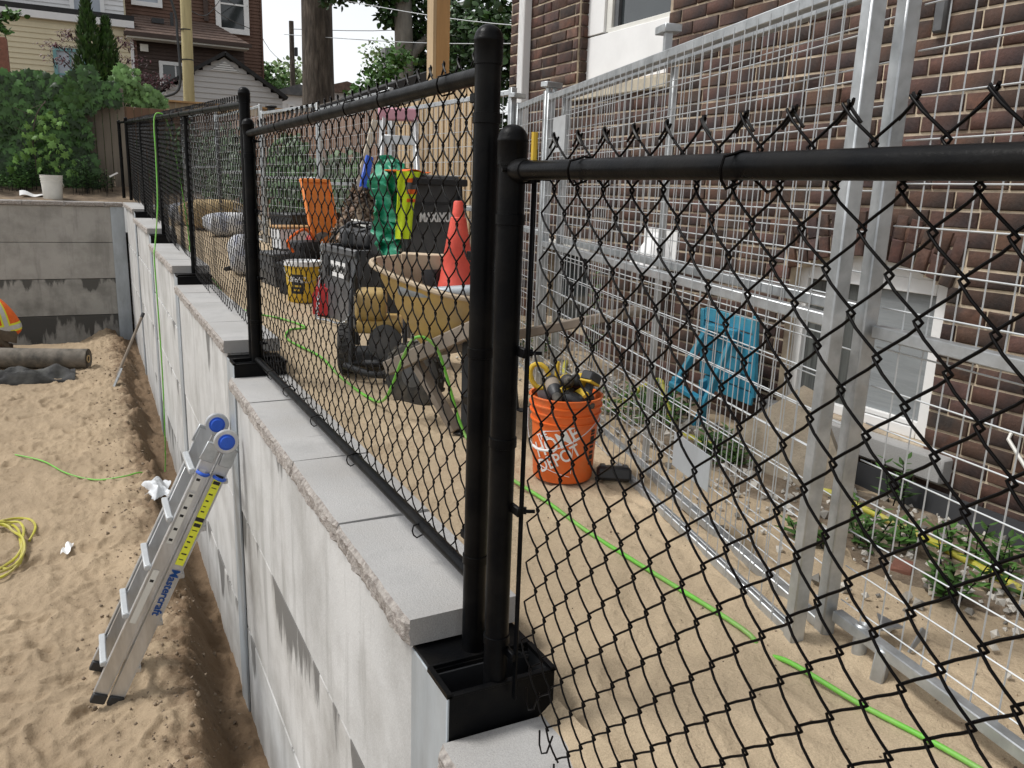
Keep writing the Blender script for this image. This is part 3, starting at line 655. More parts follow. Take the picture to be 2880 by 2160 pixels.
def in_open(y0, y1, z0, z1):
    if y1 > U0 and y0 < U1 and z1 > UZ0 - .02 and z0 < UZ1: return True
    if y1 > D0 and y0 < D1 and z1 > DZ0 - .03 and z0 < DZ1 + .05: return True
    if y1 > B0 - .0 and y0 < B1 and z1 > BZ0 - .12 and z0 < -.12: return True
    return False
row = 0; z = HZ0 + .09
while z < HZ1 - .1:
    y = HY0 - BL * (.5 if row % 2 else 0) + random.uniform(-.02, .02)
    while y < HY1:
        L = BL if random.random() > .14 else BL * .5
        y1 = min(y + L, HY1)
        segs = [(y + .0045, y1 - .0045)]
        for (o0, o1, q0, q1) in ((U0, U1, UZ0 - .02, UZ1), (D0, D1, DZ0 - .03, DZ1 + .05), (B0 - .05, B1 + .05, BZ0 - .12, arch_z(min(max((y + y1) / 2, B0), B1)) + .07) if z > BZ1 - .03 else (B0, B1, BZ0 - .12, 9)):
            ns = []
            for (s0, s1) in segs:
                if s1 > o0 and s0 < o1 and z + CH > q0 and z < q1:
                    if s0 < o0 - .02: ns.append((s0, o0 - .002))
                    if s1 > o1 + .02: ns.append((o1 + .002, s1))
                else: ns.append((s0, s1))
            segs = ns
        for s in segs:
            if s[1] - s[0] > .03: bricks.append((s[0], s[1], z + .0062, z + CH - .0062, None))
        y = y1
    z += CH; row += 1
# soldier arch over the basement window
for i in range(28):
    t = (i // 2 + .5) / 14; y = B0 - .02 + (B1 - B0 + .04) * t; tilt = -(t - .5) * .55; e = (i % 2) * .112
    bricks.append((y - math.sin(tilt) * e, arch_z(min(max(y, B0), B1)) + .006 + e * math.cos(tilt), tilt, 0, 'arch'))
def brick_mesh_mb(mb, sx, sy, sz, R=None, c=(0, 0, 0)):
    x, y, q = sx / 2, sy / 2, sz / 2; w = .005
    j = lambda: random.uniform(-.0022, .0022)
    vs = [V(x, -y, -q), V(x, y, -q), V(x, y, q), V(x, -y, q), V(-x + w, -y + j(), -q + j()), V(-x + w, y + j(), -q + j()), V(-x + w, y + j(), q + j()), V(-x + w, -y + j(), q + j()),
          V(-x + j(), -y + w, -q + w), V(-x + j(), y - w, -q + w), V(-x + j(), y - w, q - w), V(-x + j(), -y + w, q - w)]
    fs = [[0, 1, 5, 4], [1, 2, 6, 5], [2, 3, 7, 6], [3, 0, 4, 7], [4, 5, 9, 8], [5, 6, 10, 9], [6, 7, 11, 10], [7, 4, 8, 11], [8, 9, 10, 11]]
    mb.add([(R @ v if R else v) + Vector(c) for v in vs], fs); return len(fs)
def tint():
    g = random.choice((.62, .8, .9, 1, 1, 1, 1.08, 1.2)); h = random.uniform(.92, 1.12); return (g * h, g, g * random.uniform(.85, 1.1))
BX = HX - .002
var = []
for k in range(16):
    m2 = MB(); nf = brick_mesh_mb(m2, .05, BL - .009, CH - .0124); me = m2.mesh('brick', None, 50); vcol(me, [tint()] * nf); me.materials.append(M['brick']); var.append(me)
full = [b for b in bricks if b[4] is None and abs(b[1] - b[0] - (BL - .009)) < .002]
def visible_rank(b):
    y = (b[0] + b[1]) / 2; zz = (b[2] + b[3]) / 2; d = .4515 * HX + .8616 * y - .232 * zz
    u = 1440 + 2287.6 * (.889 * HX - .4565 * y + .0347 * zz) / d; v = 1080 + 2287.6 * (-.076 * HX - .2218 * y - .972 * zz) / d
    return d if (-40 < u < 2930 and -60 < v < 2200) else 99
full.sort(key=visible_rank); chosen = set(id(b) for b in full[:296])
Hinv = H.location
for b in full[:296]:
    o = bpy.data.objects.new('brick', random.choice(var)); COL.objects.link(o); o.parent = H
    o.location = V(BX + .0165 + random.uniform(-.0025, .0025), (b[0] + b[1]) / 2, (b[2] + b[3]) / 2) - Hinv
m2 = MB(); cols = []
for b in bricks:
    if id(b) in chosen: continue
    if b[4] is None: c = (BX + .0165 + random.uniform(-.0025, .0025), (b[0] + b[1]) / 2, (b[2] + b[3]) / 2); nf = brick_mesh_mb(m2, .05, b[1] - b[0], b[3] - b[2], None, c)
    else: R = RX(b[2]); nf = brick_mesh_mb(m2, .05, .061, .108, R, V(BX + .0095, b[0], b[1]) + R @ V(0, 0, .05))
    t = tint(); cols += [t] * nf
# window reveals and the far corner return in brick
for zz in np.arange(HZ0 + .09, HZ1 - .1, CH):
    for (yy, xx) in ((HY1 + .0, HX + .11), (U1 + .0, HX + .06)):
        if yy == U1 and not (UZ0 - .02 < zz < UZ1): continue
        R = RZ(PI / 2 if yy == HY1 else -PI / 2)
        nf = brick_mesh_mb(m2, .03, .20 if yy == HY1 else .09, CH - .010, RZ(-PI / 2) if yy == HY1 else RZ(PI / 2), (xx, yy - (.0 if yy == HY1 else .008), zz + CH / 2)); cols += [tint()] * nf
me = m2.mesh('brick_field', H.location, 50); vcol(me, cols); o = link('brick_field', me, M['brick'], H); o['kind'] = 'stuff'
# upper window: white apron, jamb, sash, glass, stone sill
def win(label_mats, name='window'): pass
WX = HX + .07
mb = MB(); mb.box((WX + .02, (U0 + U1) / 2, (UZ0 + 1.13) / 2), (.04, U1 - U0 - .004, 1.13 - UZ0), None, .003)
mb.box((WX + .02, 5.49, 2.07), (.05, .235, 1.86), None, .003); mb.box((WX + .02, 4.44 + .09, 2.07), (.05, .05, 1.86)); 
w = part('window', mb, M['white'], H, True)
mb = MB(); mb.box((WX + .035, 5.335, 2.07), (.045, .07, 1.86), None, .003); mb.box((WX + .035, 4.9, 1.145), (.05, .88, .035), None, .003); part('sash', mb, M['offwhite'], w, True)
mb = MB(); mb.box((WX + .06, 4.92, 2.08), (.01, .80, 1.84)); part('pane', mb, M['glass'], w, True)
mb = MB(); mb.box((WX + .045, 5.27, 2.07), (.03, .05, 1.8)); part('curtain', mb, M['grey'], w, True)
mb = MB(); mb.box((HX + .02, (U0 + U1) / 2 - .02, .715), (.12, U1 - U0 + .08, .085), None, .008)
M['stone'] = mat('limestone', (.44, .39, .30), .95, 0, .2, 9, .003, 60); part('sill', mb, M['stone'], w, True)
# basement window
mb = MB(); BXw = HX + .075
def fr(y0, y1, z0, z1, x=BXw, dx=.05): mb.box((x + dx / 2, (y0 + y1) / 2, (z0 + z1) / 2), (dx, y1 - y0, z1 - z0), None, .003)
fr(B0, B0 + .105, BZ0, BZ1 + .02); fr(B1 - .055, B1, BZ0, BZ1 + .02); fr(B0 + .106, B1 - .056, BZ0, BZ0 + .05); fr(B0 + .106, B1 - .056, BZ1 - .05, BZ1 + .02)
pts = [(B0, BZ1 + .02)] + [(y, arch_z(y) + .01) for y in np.linspace(B0, B1, 12)] + [(B1, BZ1 + .02)]
mb.prism([(a, b) for a, b in pts], 0, .045, Matrix(((0, 0, 1), (1, 0, 0), (0, 1, 0))), (BXw + .004, 0, 0))
w2 = part('basement_window', mb, M['white'], H, True)
mb = MB(); ym = (B0 + B1) / 2 + .03; fr(ym - .02, ym + .02, BZ0 + .05, BZ1 - .05, BXw + .012, .03); fr(B0 + .06, ym - .021, BZ0 + .055, BZ0 + .08, BXw + .01, .025); part('sash', mb, M['white'], w2, True)
M['pane3'] = mat('curtained_glass', (.10, .105, .10), .2, 0, .4, 5, stretch=(1, 9, .3), spec=.4)
M['pane2'] = mat('grey_blind_glass', (.25, .265, .27), .25, 0, .12, 3, stretch=(1, 1, 14), spec=.3)
mb = MB(); mb.box((BXw + .04, (B0 + ym) / 2 + .02, (BZ0 + BZ1) / 2), (.006, ym - B0 - .07, BZ1 - BZ0 - .1)); part('pane', mb, M['pane2'], w2, True)
mb = MB(); mb.box((BXw + .034, (B1 + ym) / 2, (BZ0 + BZ1) / 2), (.006, B1 - ym - .07, BZ1 - BZ0 - .1)); part('pane', mb, M['pane3'], w2, True)
mb = MB(); mb.box((HX + .0, (B0 + B1) / 2 - .05, BZ0 - .065), (.16, B1 - B0 + .22, .12), None, .01); part('sill', mb, M['cap'], w2, True)
mb = MB(); mb.box((HX + .01, 1.0, -1.36), (.06, 2.6, .14), None, .01); part('footing', mb, M['stone'], H, True)
# far basement window with white lintel board
mb = MB(); mb.box((HX + .06, (D0 + D1) / 2, (DZ0 + DZ1) / 2), (.02, D1 - D0, DZ1 - DZ0)); w3 = part('basement_window', mb, M['glass'], H, True)
mb = MB(); mb.box((HX - .01, (D0 + D1) / 2, DZ1 + .035), (.09, D1 - D0 + .12, .075), None, .006); part('lintel_board', mb, M['offwhite'], w3, True)
# dryer vent hood
mb = MB()
def hood(u, v):
    a = (u - .5) * PI; w_ = .17 * (.35 + .65 * v); return (HX - .02 - (.05 + .16 * v) * math.cos(a) * 1.0, 4.42 + w_ * math.sin(a), -.24 - .22 * v)
mb.sheet(hood, 13, 7, .006); mb.box((HX - .005, 4.42, -.35), (.02, .36, .26), None, .003); part('vent_hood', mb, M['white'], H, True)
# cable from the wall
mb = MB(); mb.tube([(HX + .02, 1.95, -.90), (HX - .04, 1.93, -.94), (HX - .05, 1.80, -1.07), (HX - .04, 1.64, -1.15), (HX - .03, 1.4, -1.20), (HX - .03, .9, -1.22)], .008, 6); part('cable', mb, M['offwhite'], H, True)
mb = MB(); mb.box((HX - .01, 2.55, .86), (.06, .06, .26), None, .01); part('conduit', mb, M['grey'], H, True)
# white downspout
mb = MB(); mb.box((HX - .045, 6.40, 1.95), (.07, .105, 3.0), None, .006)
for k in range(4): mb.box((HX - .081, 6.365 + k * .023, 1.95), (.006, .010, 2.98))
mb.box((HX - .045, 6.40, .25), (.06, .09, .5), None, .006); part('downspout', mb, M['white'], H, True)

# ------------------------------------------------------------------ strip beside the house: gravel, weeds, slab, chair, hose
def gz(x, y): return float(up_z(x, y)) + .006
mb = MB()
for i in range(1500):
    y = random.uniform(.9, 5.6); x = random.triangular(2.25, 3.36, 3.05) if random.random() < .75 else random.uniform(2.05, 3.3); r = random.uniform(.006, .019) * random.choice((1, 1, 1.5))
    z = float(z_soil(np.array(x), np.array(y))) if x > 2.55 else gz(x, y)
    R = Euler((random.random() * 6, random.random() * 6, random.random() * 6)).to_matrix(); vs = []
    for a in ((1, 0, 0), (-1, 0, 0), (0, 1, 0), (0, -1, 0), (0, 0, 1), (0, 0, -1)): vs.append(R @ (V(*a) * r * random.uniform(.7, 1.2)) + V(x, y, z + r * .35))
    mb.add(vs, [[0, 2, 4], [2, 1, 4], [1, 3, 4], [3, 0, 4], [2, 0, 5], [1, 2, 5], [3, 1, 5], [0, 3, 5]])
me = mb.mesh('gravel', None, 0); vcol(me, np.repeat([random.choice((.35, .6, .9, 1.0, 1.1)) for _ in range(1500)], 8)); M['pebble'] = mat('pale_gravel', (.55, .52, .46), .9, 0, .2, 30, attr='tint')
o = link('gravel', me, M['pebble']); o['kind'] = 'stuff'; o['label'] = 'pale loose gravel along the foot of the brick wall'; o['category'] = 'gravel'
def leaf_mesh(kind='lance'):
    if kind == 'lance': return [(0, 0), (.16, .25), (.17, .5), (.08, .8), (0, 1), (-.08, .8), (-.17, .5), (-.16, .25)]
    if kind == 'ivy': return [(0, .05), (.28, -.1), (.30, .12), (.62, .18), (.34, .42), (.42, .66), (.16, .62), (0, 1), (-.16, .62), (-.42, .66), (-.34, .42), (-.62, .18), (-.30, .12), (-.28, -.1)]
    return [(0, 0), (.3, .15), (.42, .45), (.25, .8), (0, 1), (-.25, .8), (-.42, .45), (-.3, .15)]
def add_leaf(mb, p, d, nrm, size, kind='lance', fold=.25):
    """leaf starting at p, pointing along d, facing nrm"""
    d = Vector(d).normalized(); n = Vector(nrm); s = d.cross(n)
    s = s.normalized() if s.length > 1e-5 else d.orthogonal().normalized(); n = s.cross(d)
    sh = leaf_mesh(kind); vs = [Vector(p) + (s * x + d * y - n * (fold * abs(x) + fold * .5 * y * y)) * size for x, y in sh]; c = Vector(p) + d * size * .45
    vs.append(c + n * fold * .06 * size); k = len(sh)
    mb.add(vs, [[i, (i + 1) % k, k] for i in range(k)]); return k
def leafmat(name, col, tr=.25, var=.3): 
    m = mat(name, col, .5, 0, var, 5, attr='tint', spec=.35); b = m.node_tree.nodes['Principled BSDF']
    b.inputs['Subsurface Weight'].default_value = 0; return m
M['leaf'] = leafmat('weed_leaf', (.065, .145, .03)); M['ivy'] = leafmat('ivy_leaf', (.036, .085, .020)); M['sap'] = leafmat('sapling_leaf', (.12, .23, .05)); M['cedarleaf'] = leafmat('cedar_foliage', (.028, .066, .012)); M['redleaf'] = leafmat('red_maple_leaf', (.055, .009, .013)); M['treeleaf'] = leafmat('tree_leaf', (.035, .078, .02)); M['paleleaf'] = leafmat('pale_tree_leaf', (.20, .28, .12)); M['brownleaf'] = leafmat('dead_leaf', (.075, .045, .025)); M['lightivy'] = leafmat('light_ivy_leaf', (.13, .24, .07))
def weed(name, label, x, y, h, nst, spread, z=None, cat='weed', group='weeds along the brick house', size=.075, material='leaf'):
    z = gz(x, y) if z is None else z; T = thing(name, label, cat, (x, y, z), group=group); st = MB(); lf = MB(); cols = []
    for i in range(nst):
        a = random.random() * 6.28; r = random.random() ** .5 * spread; b = V(math.cos(a) * r, math.sin(a) * r, -.01); top = b + V(random.uniform(-.05, .05), random.uniform(-.05, .05), h * random.uniform(.6, 1)); st.tube([b, (b + top) / 2 + V(.01, .005, 0), top], [.004, .003, .002], 4)
        for k in range(9):
            t = .25 + .75 * k / 8; p = b.lerp(top, t); a2 = k * 2.4 + i; d = V(math.cos(a2), math.sin(a2), .55 - .3 * (1 - t)); n_ = add_leaf(lf, p, d, (0, 0, 1), size * random.uniform(.7, 1.2) * (1.1 - .4 * t), 'lance'); cols += [random.uniform(.6, 1.35)] * n_
    part('stem', st, M[material], T, kind='stuff'); me = lf.mesh('foliage', None, 60); vcol(me, cols); vcol_st = None; o = link('foliage', me, M[material], T); o['kind'] = 'stuff'
    return T
vst = lambda o: None
for (lab, x, y, h, n_, sp) in (('low green weeds beside the twin galvanised posts', 2.62, 1.95, .13, 14, .16), ('leafy green weeds at the right edge below the brick wall', 2.85, 1.55, .16, 22, .26), ('tall leafy weed standing before the basement window sill', 3.22, 2.28, .26, 4, .05),
                               ('weeds growing between the concrete slab and the blue chair', 2.75, 2.95, .17, 18, .15), ('weeds in the yellow hose loop under the blue chair', 3.0, 3.75, .15, 16, .16), ('dark green spiky weed clump in the gravel', 2.42, 1.50, .12, 9, .05),
                               ('tall weed climbing against the dark basement window', 3.15, 4.75, .75, 5, .06), ('scruffy weeds behind the orange bucket', 2.72, 3.6, .2, 20, .22), ('small weeds at the foot of the brick corner', 2.9, 5.2, .25, 18, .25), ('small sprig of weed in the gravel near the hose', 2.35, 2.0, .08, 6, .06), ('weed patch at the lower right corner by the wall', 3.0, 1.25, .14, 16, .16)):
    weed('weed', lab, x, y, h, n_, sp)
# leaning concrete slab
mb = MB(); poly = [(-.36, -.06), (.40, -.06), (.36, .05), (.10, .44), (.04, .46), (-.26, .14)]
mb.prism(poly, -.05, .05, Matrix.Rotation(math.radians(-68), 3, 'Z') @ Matrix.Rotation(math.radians(62), 3, 'X'), (2.86, 2.72, -1.30))
M['rubble'] = mat('rough_concrete', (.33, .28, .21), .97, 0, .3, 18, .008, 45, col2=(.22, .18, .13), c2s=9); solo('concrete_slab', mb, M['rubble'], 'broken triangular concrete slab leaning below the basement window', 'slab')
mb = MB(); mb.box((3.22, 3.05, -1.24), (.05, .24, .17), RZ(.1) @ RY(.2), .006); solo('paver', mb, M['cap'], 'pale grey paver standing against the wall beside the blue chair', 'paver')
mb = MB(); mb.box((2.50, 1.72, -1.27), (.10, .07, .045), RZ(.5), .006); M['redbrick'] = mat('red_brick', (.25, .11, .075), .9, 0, .2, 15, .002, 80); solo('loose_brick', mb, M['redbrick'], 'loose reddish brick lying in the gravel', 'brick')
# blue folding chair leaning on the wall
T = thing('folding_chair', 'blue plastic folding chair folded against the brick wall behind the mesh', 'chair', (3.18, 3.48, -1.33))
def cpt(y, z, x=0): return V(3.20 + x + (z + .62) * -.10, y, z)      # leaning plane
def cbar(mb, a, b, w, t=.025): mb.bar(cpt(*a), cpt(*b), t, w, up=(0, 1, 0), bev=.003)
mb = MB(); cbar(mb, (3.715, -.64), (3.715, -1.03), .03); cbar(mb, (3.28, -.62), (3.28, -1.08), .03); part('side_rail', mb, M['teal'], T, True)
for k in range(6):
    z = -.665 - k * .082; mb = MB(); mb.bar(cpt(3.70, z, .004), cpt(3.295, z - .02, .004), .074, .016, up=(1, 0, 0), bev=.003); part('slat', mb, M['teal'], T, True)
for (a, b) in (((3.62, -.72, -.03), (3.74, -1.12, -.20)), ((3.40, -.72, -.03), (3.52, -1.30, -.22)), ((3.52, -1.02, -.16), (3.60, -1.32, -.10)), ((3.74, -1.05, -.18), (3.80, -1.24, -.2))):
    mb = MB(); mb.bar(cpt(*a), cpt(*b), .03, .045, up=(1, 0, 0), bev=.004); part('leg', mb, M['teal'], T, True)
mb = MB(); mb.bar(cpt(3.76, -1.09, -.20), cpt(3.50, -1.13, -.20), .03, .05, up=(1, 0, 0), bev=.004); part('crossbar', mb, M['teal'], T, True); mb = MB(); mb.bar(cpt(3.63, -.73, -.035), cpt(3.39, -.73, -.035), .03, .05, up=(1, 0, 0), bev=.004); part('crossbar', mb, M['teal'], T, True)
def smooth(P, k=6):
    P = [Vector(p) for p in P]; out = []
    for i in range(len(P) - 1):
        p0 = P[max(i - 1, 0)]; p1 = P[i]; p2 = P[i + 1]; p3 = P[min(i + 2, len(P) - 1)]
        for j in range(k):
            t = j / k; out.append(.5 * ((2 * p1) + (-p0 + p2) * t + (2 * p0 - 5 * p1 + 4 * p2 - p3) * t * t + (-p0 + 3 * p1 - 3 * p2 + p3) * t ** 3))
    return out + [P[-1]]
def hose(name, pts, r, material, label, cat='hose', k=7, n=8):
    mb = MB(); mb.tube(smooth(pts, k), r, n); return solo(name, mb, M[material], label, cat, ang=60)
g_ = lambda x, y, h=.012: (x, y, float(z_up(np.array(x), np.array(y))) + h)
gs = lambda x, y, h=.014: (x, y, float(z_soil(np.array(x), np.array(y))) + h)
hose('garden_hose', [gs(3.0, 4.9), gs(2.75, 4.5), gs(2.65, 4.15), gs(2.8, 3.95), (2.93, 3.86, -1.12), (2.93, 3.72, -1.06), (2.88, 3.60, -1.13), (2.84, 3.42, -1.27), gs(2.80, 3.2), gs(2.85, 2.9), gs(2.92, 2.55), gs(2.93, 2.2), gs(2.9, 1.9), gs(2.82, 1.55), gs(2.78, 1.2), gs(2.7, .7)], .016, 'yhose', 'yellow garden hose looping past the blue chair along the brick wall')
mb = MB(); mb.box((3.28, 2.35, -1.32), (.02, 1.5, .16), RY(.35), .003); solo('sill_shade_strip', mb, M['dark'], 'black plastic strip tucked under the basement window sill', 'edging')  # black box put in for the dark shadow in the gap under the sill
def clods(name, n, fx, fy, zf, r0, r1, material, label, tints):
    mb = MB(); cl = []
    for i in range(n):
        x, y = fx(), fy(); r = random.uniform(r0, r1) * random.choice((.6, .8, 1, 1.6)); z = float(zf(np.array(x), np.array(y))); R = Euler((random.random() * 6, random.random() * 6, random.random() * 6)).to_matrix()
        mb.add([R @ (V(*a) * r * random.uniform(.6, 1.3)) + V(x, y, z + r * .2) for a in ((1, 0, 0), (-1, 0, 0), (0, 1, 0), (0, -1, 0), (0, 0, 1), (0, 0, -1))], [[0, 2, 4], [2, 1, 4], [1, 3, 4], [3, 0, 4], [2, 0, 5], [1, 2, 5], [3, 1, 5], [0, 3, 5]]); cl += [random.choice(tints)] * 8
    me = mb.mesh(name, None, 80); vcol(me, cl); o = link(name, me, M[material]); o['kind'] = 'stuff'; o['label'] = label; o['category'] = 'clods'
M['clod'] = mat('sand_clod', (.34, .26, .18), 1, 0, .2, 30, .002, 120, attr='tint')
clods('sand_crumbs', 700, lambda: random.triangular(1.05, 2.3, 2.0), lambda: .7 + 5 * random.random() ** 1.4, z_up, .0015, .004, 'clod', 'fine dark crumbs and twigs scattered on the dry sand path', (.35, .6, .9, 1.2))
clods('sand_clods', 1500, lambda: random.triangular(-.3, .66, .5), lambda: 3.2 + 12 * random.random() ** 1.6, z_pit, .004, .013, 'clod', 'damp sand clods along the trench in the pit', (.5, .6, .7, .85))
# ------------------------------------------------------------------ things on the sand path
def pail(T, r0, r1, h, material, ribs=True, n=28, inner=None):
    pr = [(r0 * .96, 0), (r0, .008)]
    if ribs:
        for z, e in ((.70, 0), (.702, .008), (.715, .008), (.72, .001), (.80, .001), (.802, .010), (.815, .010), (.82, .002), (.885, .002), (.888, .012), (.905, .012), (.91, .004), (.985, .006), (.99, .012), (1, .011)): pr.append((r0 + (r1 - r0) * z + e, z * h))
    else: pr += [(r1, h * .93), (r1 + .008, h * .935), (r1 + .008, h)]
    pr += [(pr[-1][0] - .009, h), (r1 - .006, h * .9), (r0 - .008, .02), (0, .02)]
    mb = MB(); mb.lathe(pr, n); return part('body', mb, M[material], T)
def wrap_text(T, txt, size, r_at, ang, z, roll=0, material='white', xs=1, bold=0, name='lettering'):
    m = text_mb(txt, size, .001, xs, bold); c, s_ = math.cos(roll), math.sin(roll)
    def f(v):
        x, y = v.x * c - v.y * s_, v.x * s_ + v.y * c; rr = r_at(z + y) + .0012 + v.z; a = ang + x / rr; return (rr * math.cos(a), rr * math.sin(a), z + y)
    return part(name, mapped(m, f), M[material], T, ang=0)
def arc_handle(T, r, z, a0, drop, material='white', wr=.0022):
    P = []
    for t in np.linspace(0, 1, 17):
        a = a0 + PI * t; P.append((r * math.cos(a) * 1.02, r * math.sin(a) * 1.02, z - drop * math.sin(PI * t)))
    mb = MB(); mb.tube(P, wr, 6); return part('handle', mb, M[material], T)
# orange bucket of power tools
bx, by = 1.80, 2.925; bz = float(z_up(np.array(bx), np.array(by))) + .002
T = thing('bucket', 'orange plastic bucket printed in white, packed with yellow and black power tools', 'bucket', (bx, by, bz), group=None)
r0, r1, bh = .131, .150, .372; pail(T, r0, r1, bh, 'orange', True, 36); rb = lambda z: r0 + (r1 - r0) * z / bh + .0005
fa = math.atan2(-by, -bx)                                     # towards the camera side
for (t_, sz_, z_, dx) in (('THE', .040, .245, -.075), ('HOME', .098, .185, -.005), ('DEPOT', .080, .105, .012)):
    wrap_text(T, t_, sz_, rb, fa - .22 + dx / r1, z_ + dx * .55, .50, 'white', .82, .0012)
for (a, b) in (((-.085, .225), (.075, .255)), ((-.085, .07), (.065, .035)), ((.07, .05), (.075, .25))):
    mb = MB(); P = []
    for t in np.linspace(0, 1, 10): x = a[0] + (b[0] - a[0]) * t; z = a[1] + (b[1] - a[1]) * t; an = fa - .2 + x / r1; P.append((rb(z) * math.cos(an), rb(z) * math.sin(an), z))
    mb.tube(P, .0014, 4); part('printed_line', mb, M['white'], T)
for k, (z, h_) in enumerate(((.232, .012), (.218, .008), (.19, .035), (.16, .010), (.135, .012), (.112, .020), (.085, .012))):
    mb = MB(); a0 = fa + .95
    for i in range(4):
        aa = a0 + i * .05; rr = rb(z) + .001; mb.box((rr * math.cos(aa), rr * math.sin(aa), z), (.001, .006 if i % 2 else .0075, h_), RZ(aa))
    part('warning_print', mb, M['print'], T, kind='stuff')
P = []
for t in np.linspace(0, 1, 19):
    a = fa - 1.55 + 2.75 * t; rr = rb(.29) + .016; P.append((rr * math.cos(a), rr * math.sin(a), .30 - .15 * math.sin(PI * t ** .62)))
mb = MB(); mb.tube(P, .002, 6); part('handle', mb, M['galvwire'], T)
mb = MB(); mb.tube(P[4:9], .006, 8); part('handle_grip', mb, M['white'], T)
# power tools standing in it: drills and impact drivers with batteries
def tool(label, x, y, z, R, nose='drill', yel='yellow'):
    t = thing('power_drill', label, 'power tool', (bx + x, by + y, bz + z), R=R, group='power tools in the orange bucket')
    mb = MB(); mb.lathe([(0, -.07), (.024, -.068), (.030, -.05), (.031, .02), (.026, .045), (.020, .06), (0, .06)], 14, RY(PI / 2)); part('motor_housing', mb, M['dark'], t)
    mb = MB(); mb.lathe([(.0315, -.035), (.0325, -.03), (.0325, .005), (.0315, .01)], 14, RY(PI / 2)); part('yellow_shell', mb, M[yel], t)
    mb = MB(); mb.lathe([(0, .055), (.018, .055), (.021, .07), (.020, .09), (.012, .105), (.006, .106), (.006, .10), (0, .10)], 14, RY(PI / 2)); part('chuck', mb, M['rubber'], t)
    mb = MB(); mb.box((-.02, 0, -.075), (.036, .030, .10), RY(.15), .008); part('grip', mb, M['dark'], t)
    mb = MB(); mb.box((-.03, 0, -.14), (.085, .06, .045), None, .008); part('battery', mb, M['dark'], t); mb = MB(); mb.box((-.03, 0, -.118), (.08, .058, .012), None, .003); part('battery_latch', mb, M[yel], t)
vd = V(-bx, -by, 0).normalized(); sd_ = V(-vd.y, vd.x, 0)       # towards camera / image left-right helper
def off(r, f): q = sd_ * r + vd * f; return q.x, q.y
ca = math.atan2(vd.y, vd.x)
for lab, (r, f), z, R, y in (('drill with grey chuck pointing out of the middle of the orange bucket', off(.0, .02), .43, RZ(ca + .1) @ RY(-.25), 'yellow'), ('dusty drill lying across the left of the orange bucket', off(-.055, .05), .405, RZ(ca + .25) @ RY(.35), 'wood'),
                               ('drill with black and yellow body at the back right of the orange bucket', off(.06, -.03), .425, RZ(ca - 1.2) @ RY(.1), 'yellow'), ('upturned tool with a yellow and black battery at the right of the orange bucket', off(.085, .04), .31, RZ(ca - .6) @ RY(2.7), 'yellow'), ('dark drill wedged low at the front of the orange bucket', off(.02, .075), .365, RZ(ca + 1.3) @ RY(.2), 'dark')):
    tool(lab, r, f, z, R, yel=y)
for lab, (r, f), z, R in (('spare black battery with a yellow stripe at the front right of the orange bucket', off(.075, .06), .375, RZ(ca + .4) @ RX(.5)), ('black battery with a yellow stripe between the drills in the orange bucket', off(-.01, .045), .385, RZ(ca - .3) @ RX(-.3)), ('black battery with a yellow stripe at the back of the orange bucket', off(.02, -.06), .40, RZ(ca + 1) @ RX(.2))):
    t = thing('tool_battery', lab, 'battery', (bx + r, by + f, bz + z), R=R, group='batteries in the orange bucket'); mb = MB(); mb.box((0, 0, 0), (.085, .065, .05), None, .008); part('case', mb, M['dark'], t); mb = MB(); mb.box((0, 0, .018), (.087, .03, .016), None, .002); part('stripe', mb, M['yellow'], t)
t = thing('hand_saw', 'hand saw with a yellow handle sticking out of the orange bucket', 'saw', (bx + off(-.10, .0)[0], by + off(-.10, 0)[1], bz + .38), R=RZ(ca + PI / 2) @ RY(-.35))
ring = [(.035 * math.cos(a) * (1.25 if math.cos(a) > 0 else 1), 0, .065 + .055 * math.sin(a)) for a in np.linspace(0, 2 * PI, 14)[:-1]]
mb = MB(); mb.tube(ring, .011, 8, closed=True); part('handle', mb, M['yellow'], t); mb = MB(); mb.box((0, 0, -.13), (.06, .002, .28)); part('blade', mb, M['alu'], t)
t = thing('pry_tool', 'upright yellow tool grip behind the saw in the orange bucket', 'tool', (bx + off(-.045, -.05)[0], by + off(-.045, -.05)[1], bz + .40)); mb = MB(); mb.box((0, 0, .05), (.022, .016, .10), RZ(.4), .004); part('grip', mb, M['yellow'], t); mb = MB(); mb.box((0, 0, -.1), (.012, .008, .2)); part('shank', mb, M['dark'], t)
# charger beside the bucket
T = thing('battery_charger', 'black and grey battery charger lying tilted on the sand beside the orange bucket', 'charger', (1.99, 2.80, -1.235), R=RZ(-.55) @ RX(-.25))
mb = MB(); mb.box((0, 0, .035), (.15, .11, .06), None, .012); part('body', mb, M['dark'], T)
for k in (-1, 1): mb = MB(); mb.box((k * .05, 0, .068), (.022, .09, .008), None, .002); part('rail', mb, M['grey'], T)

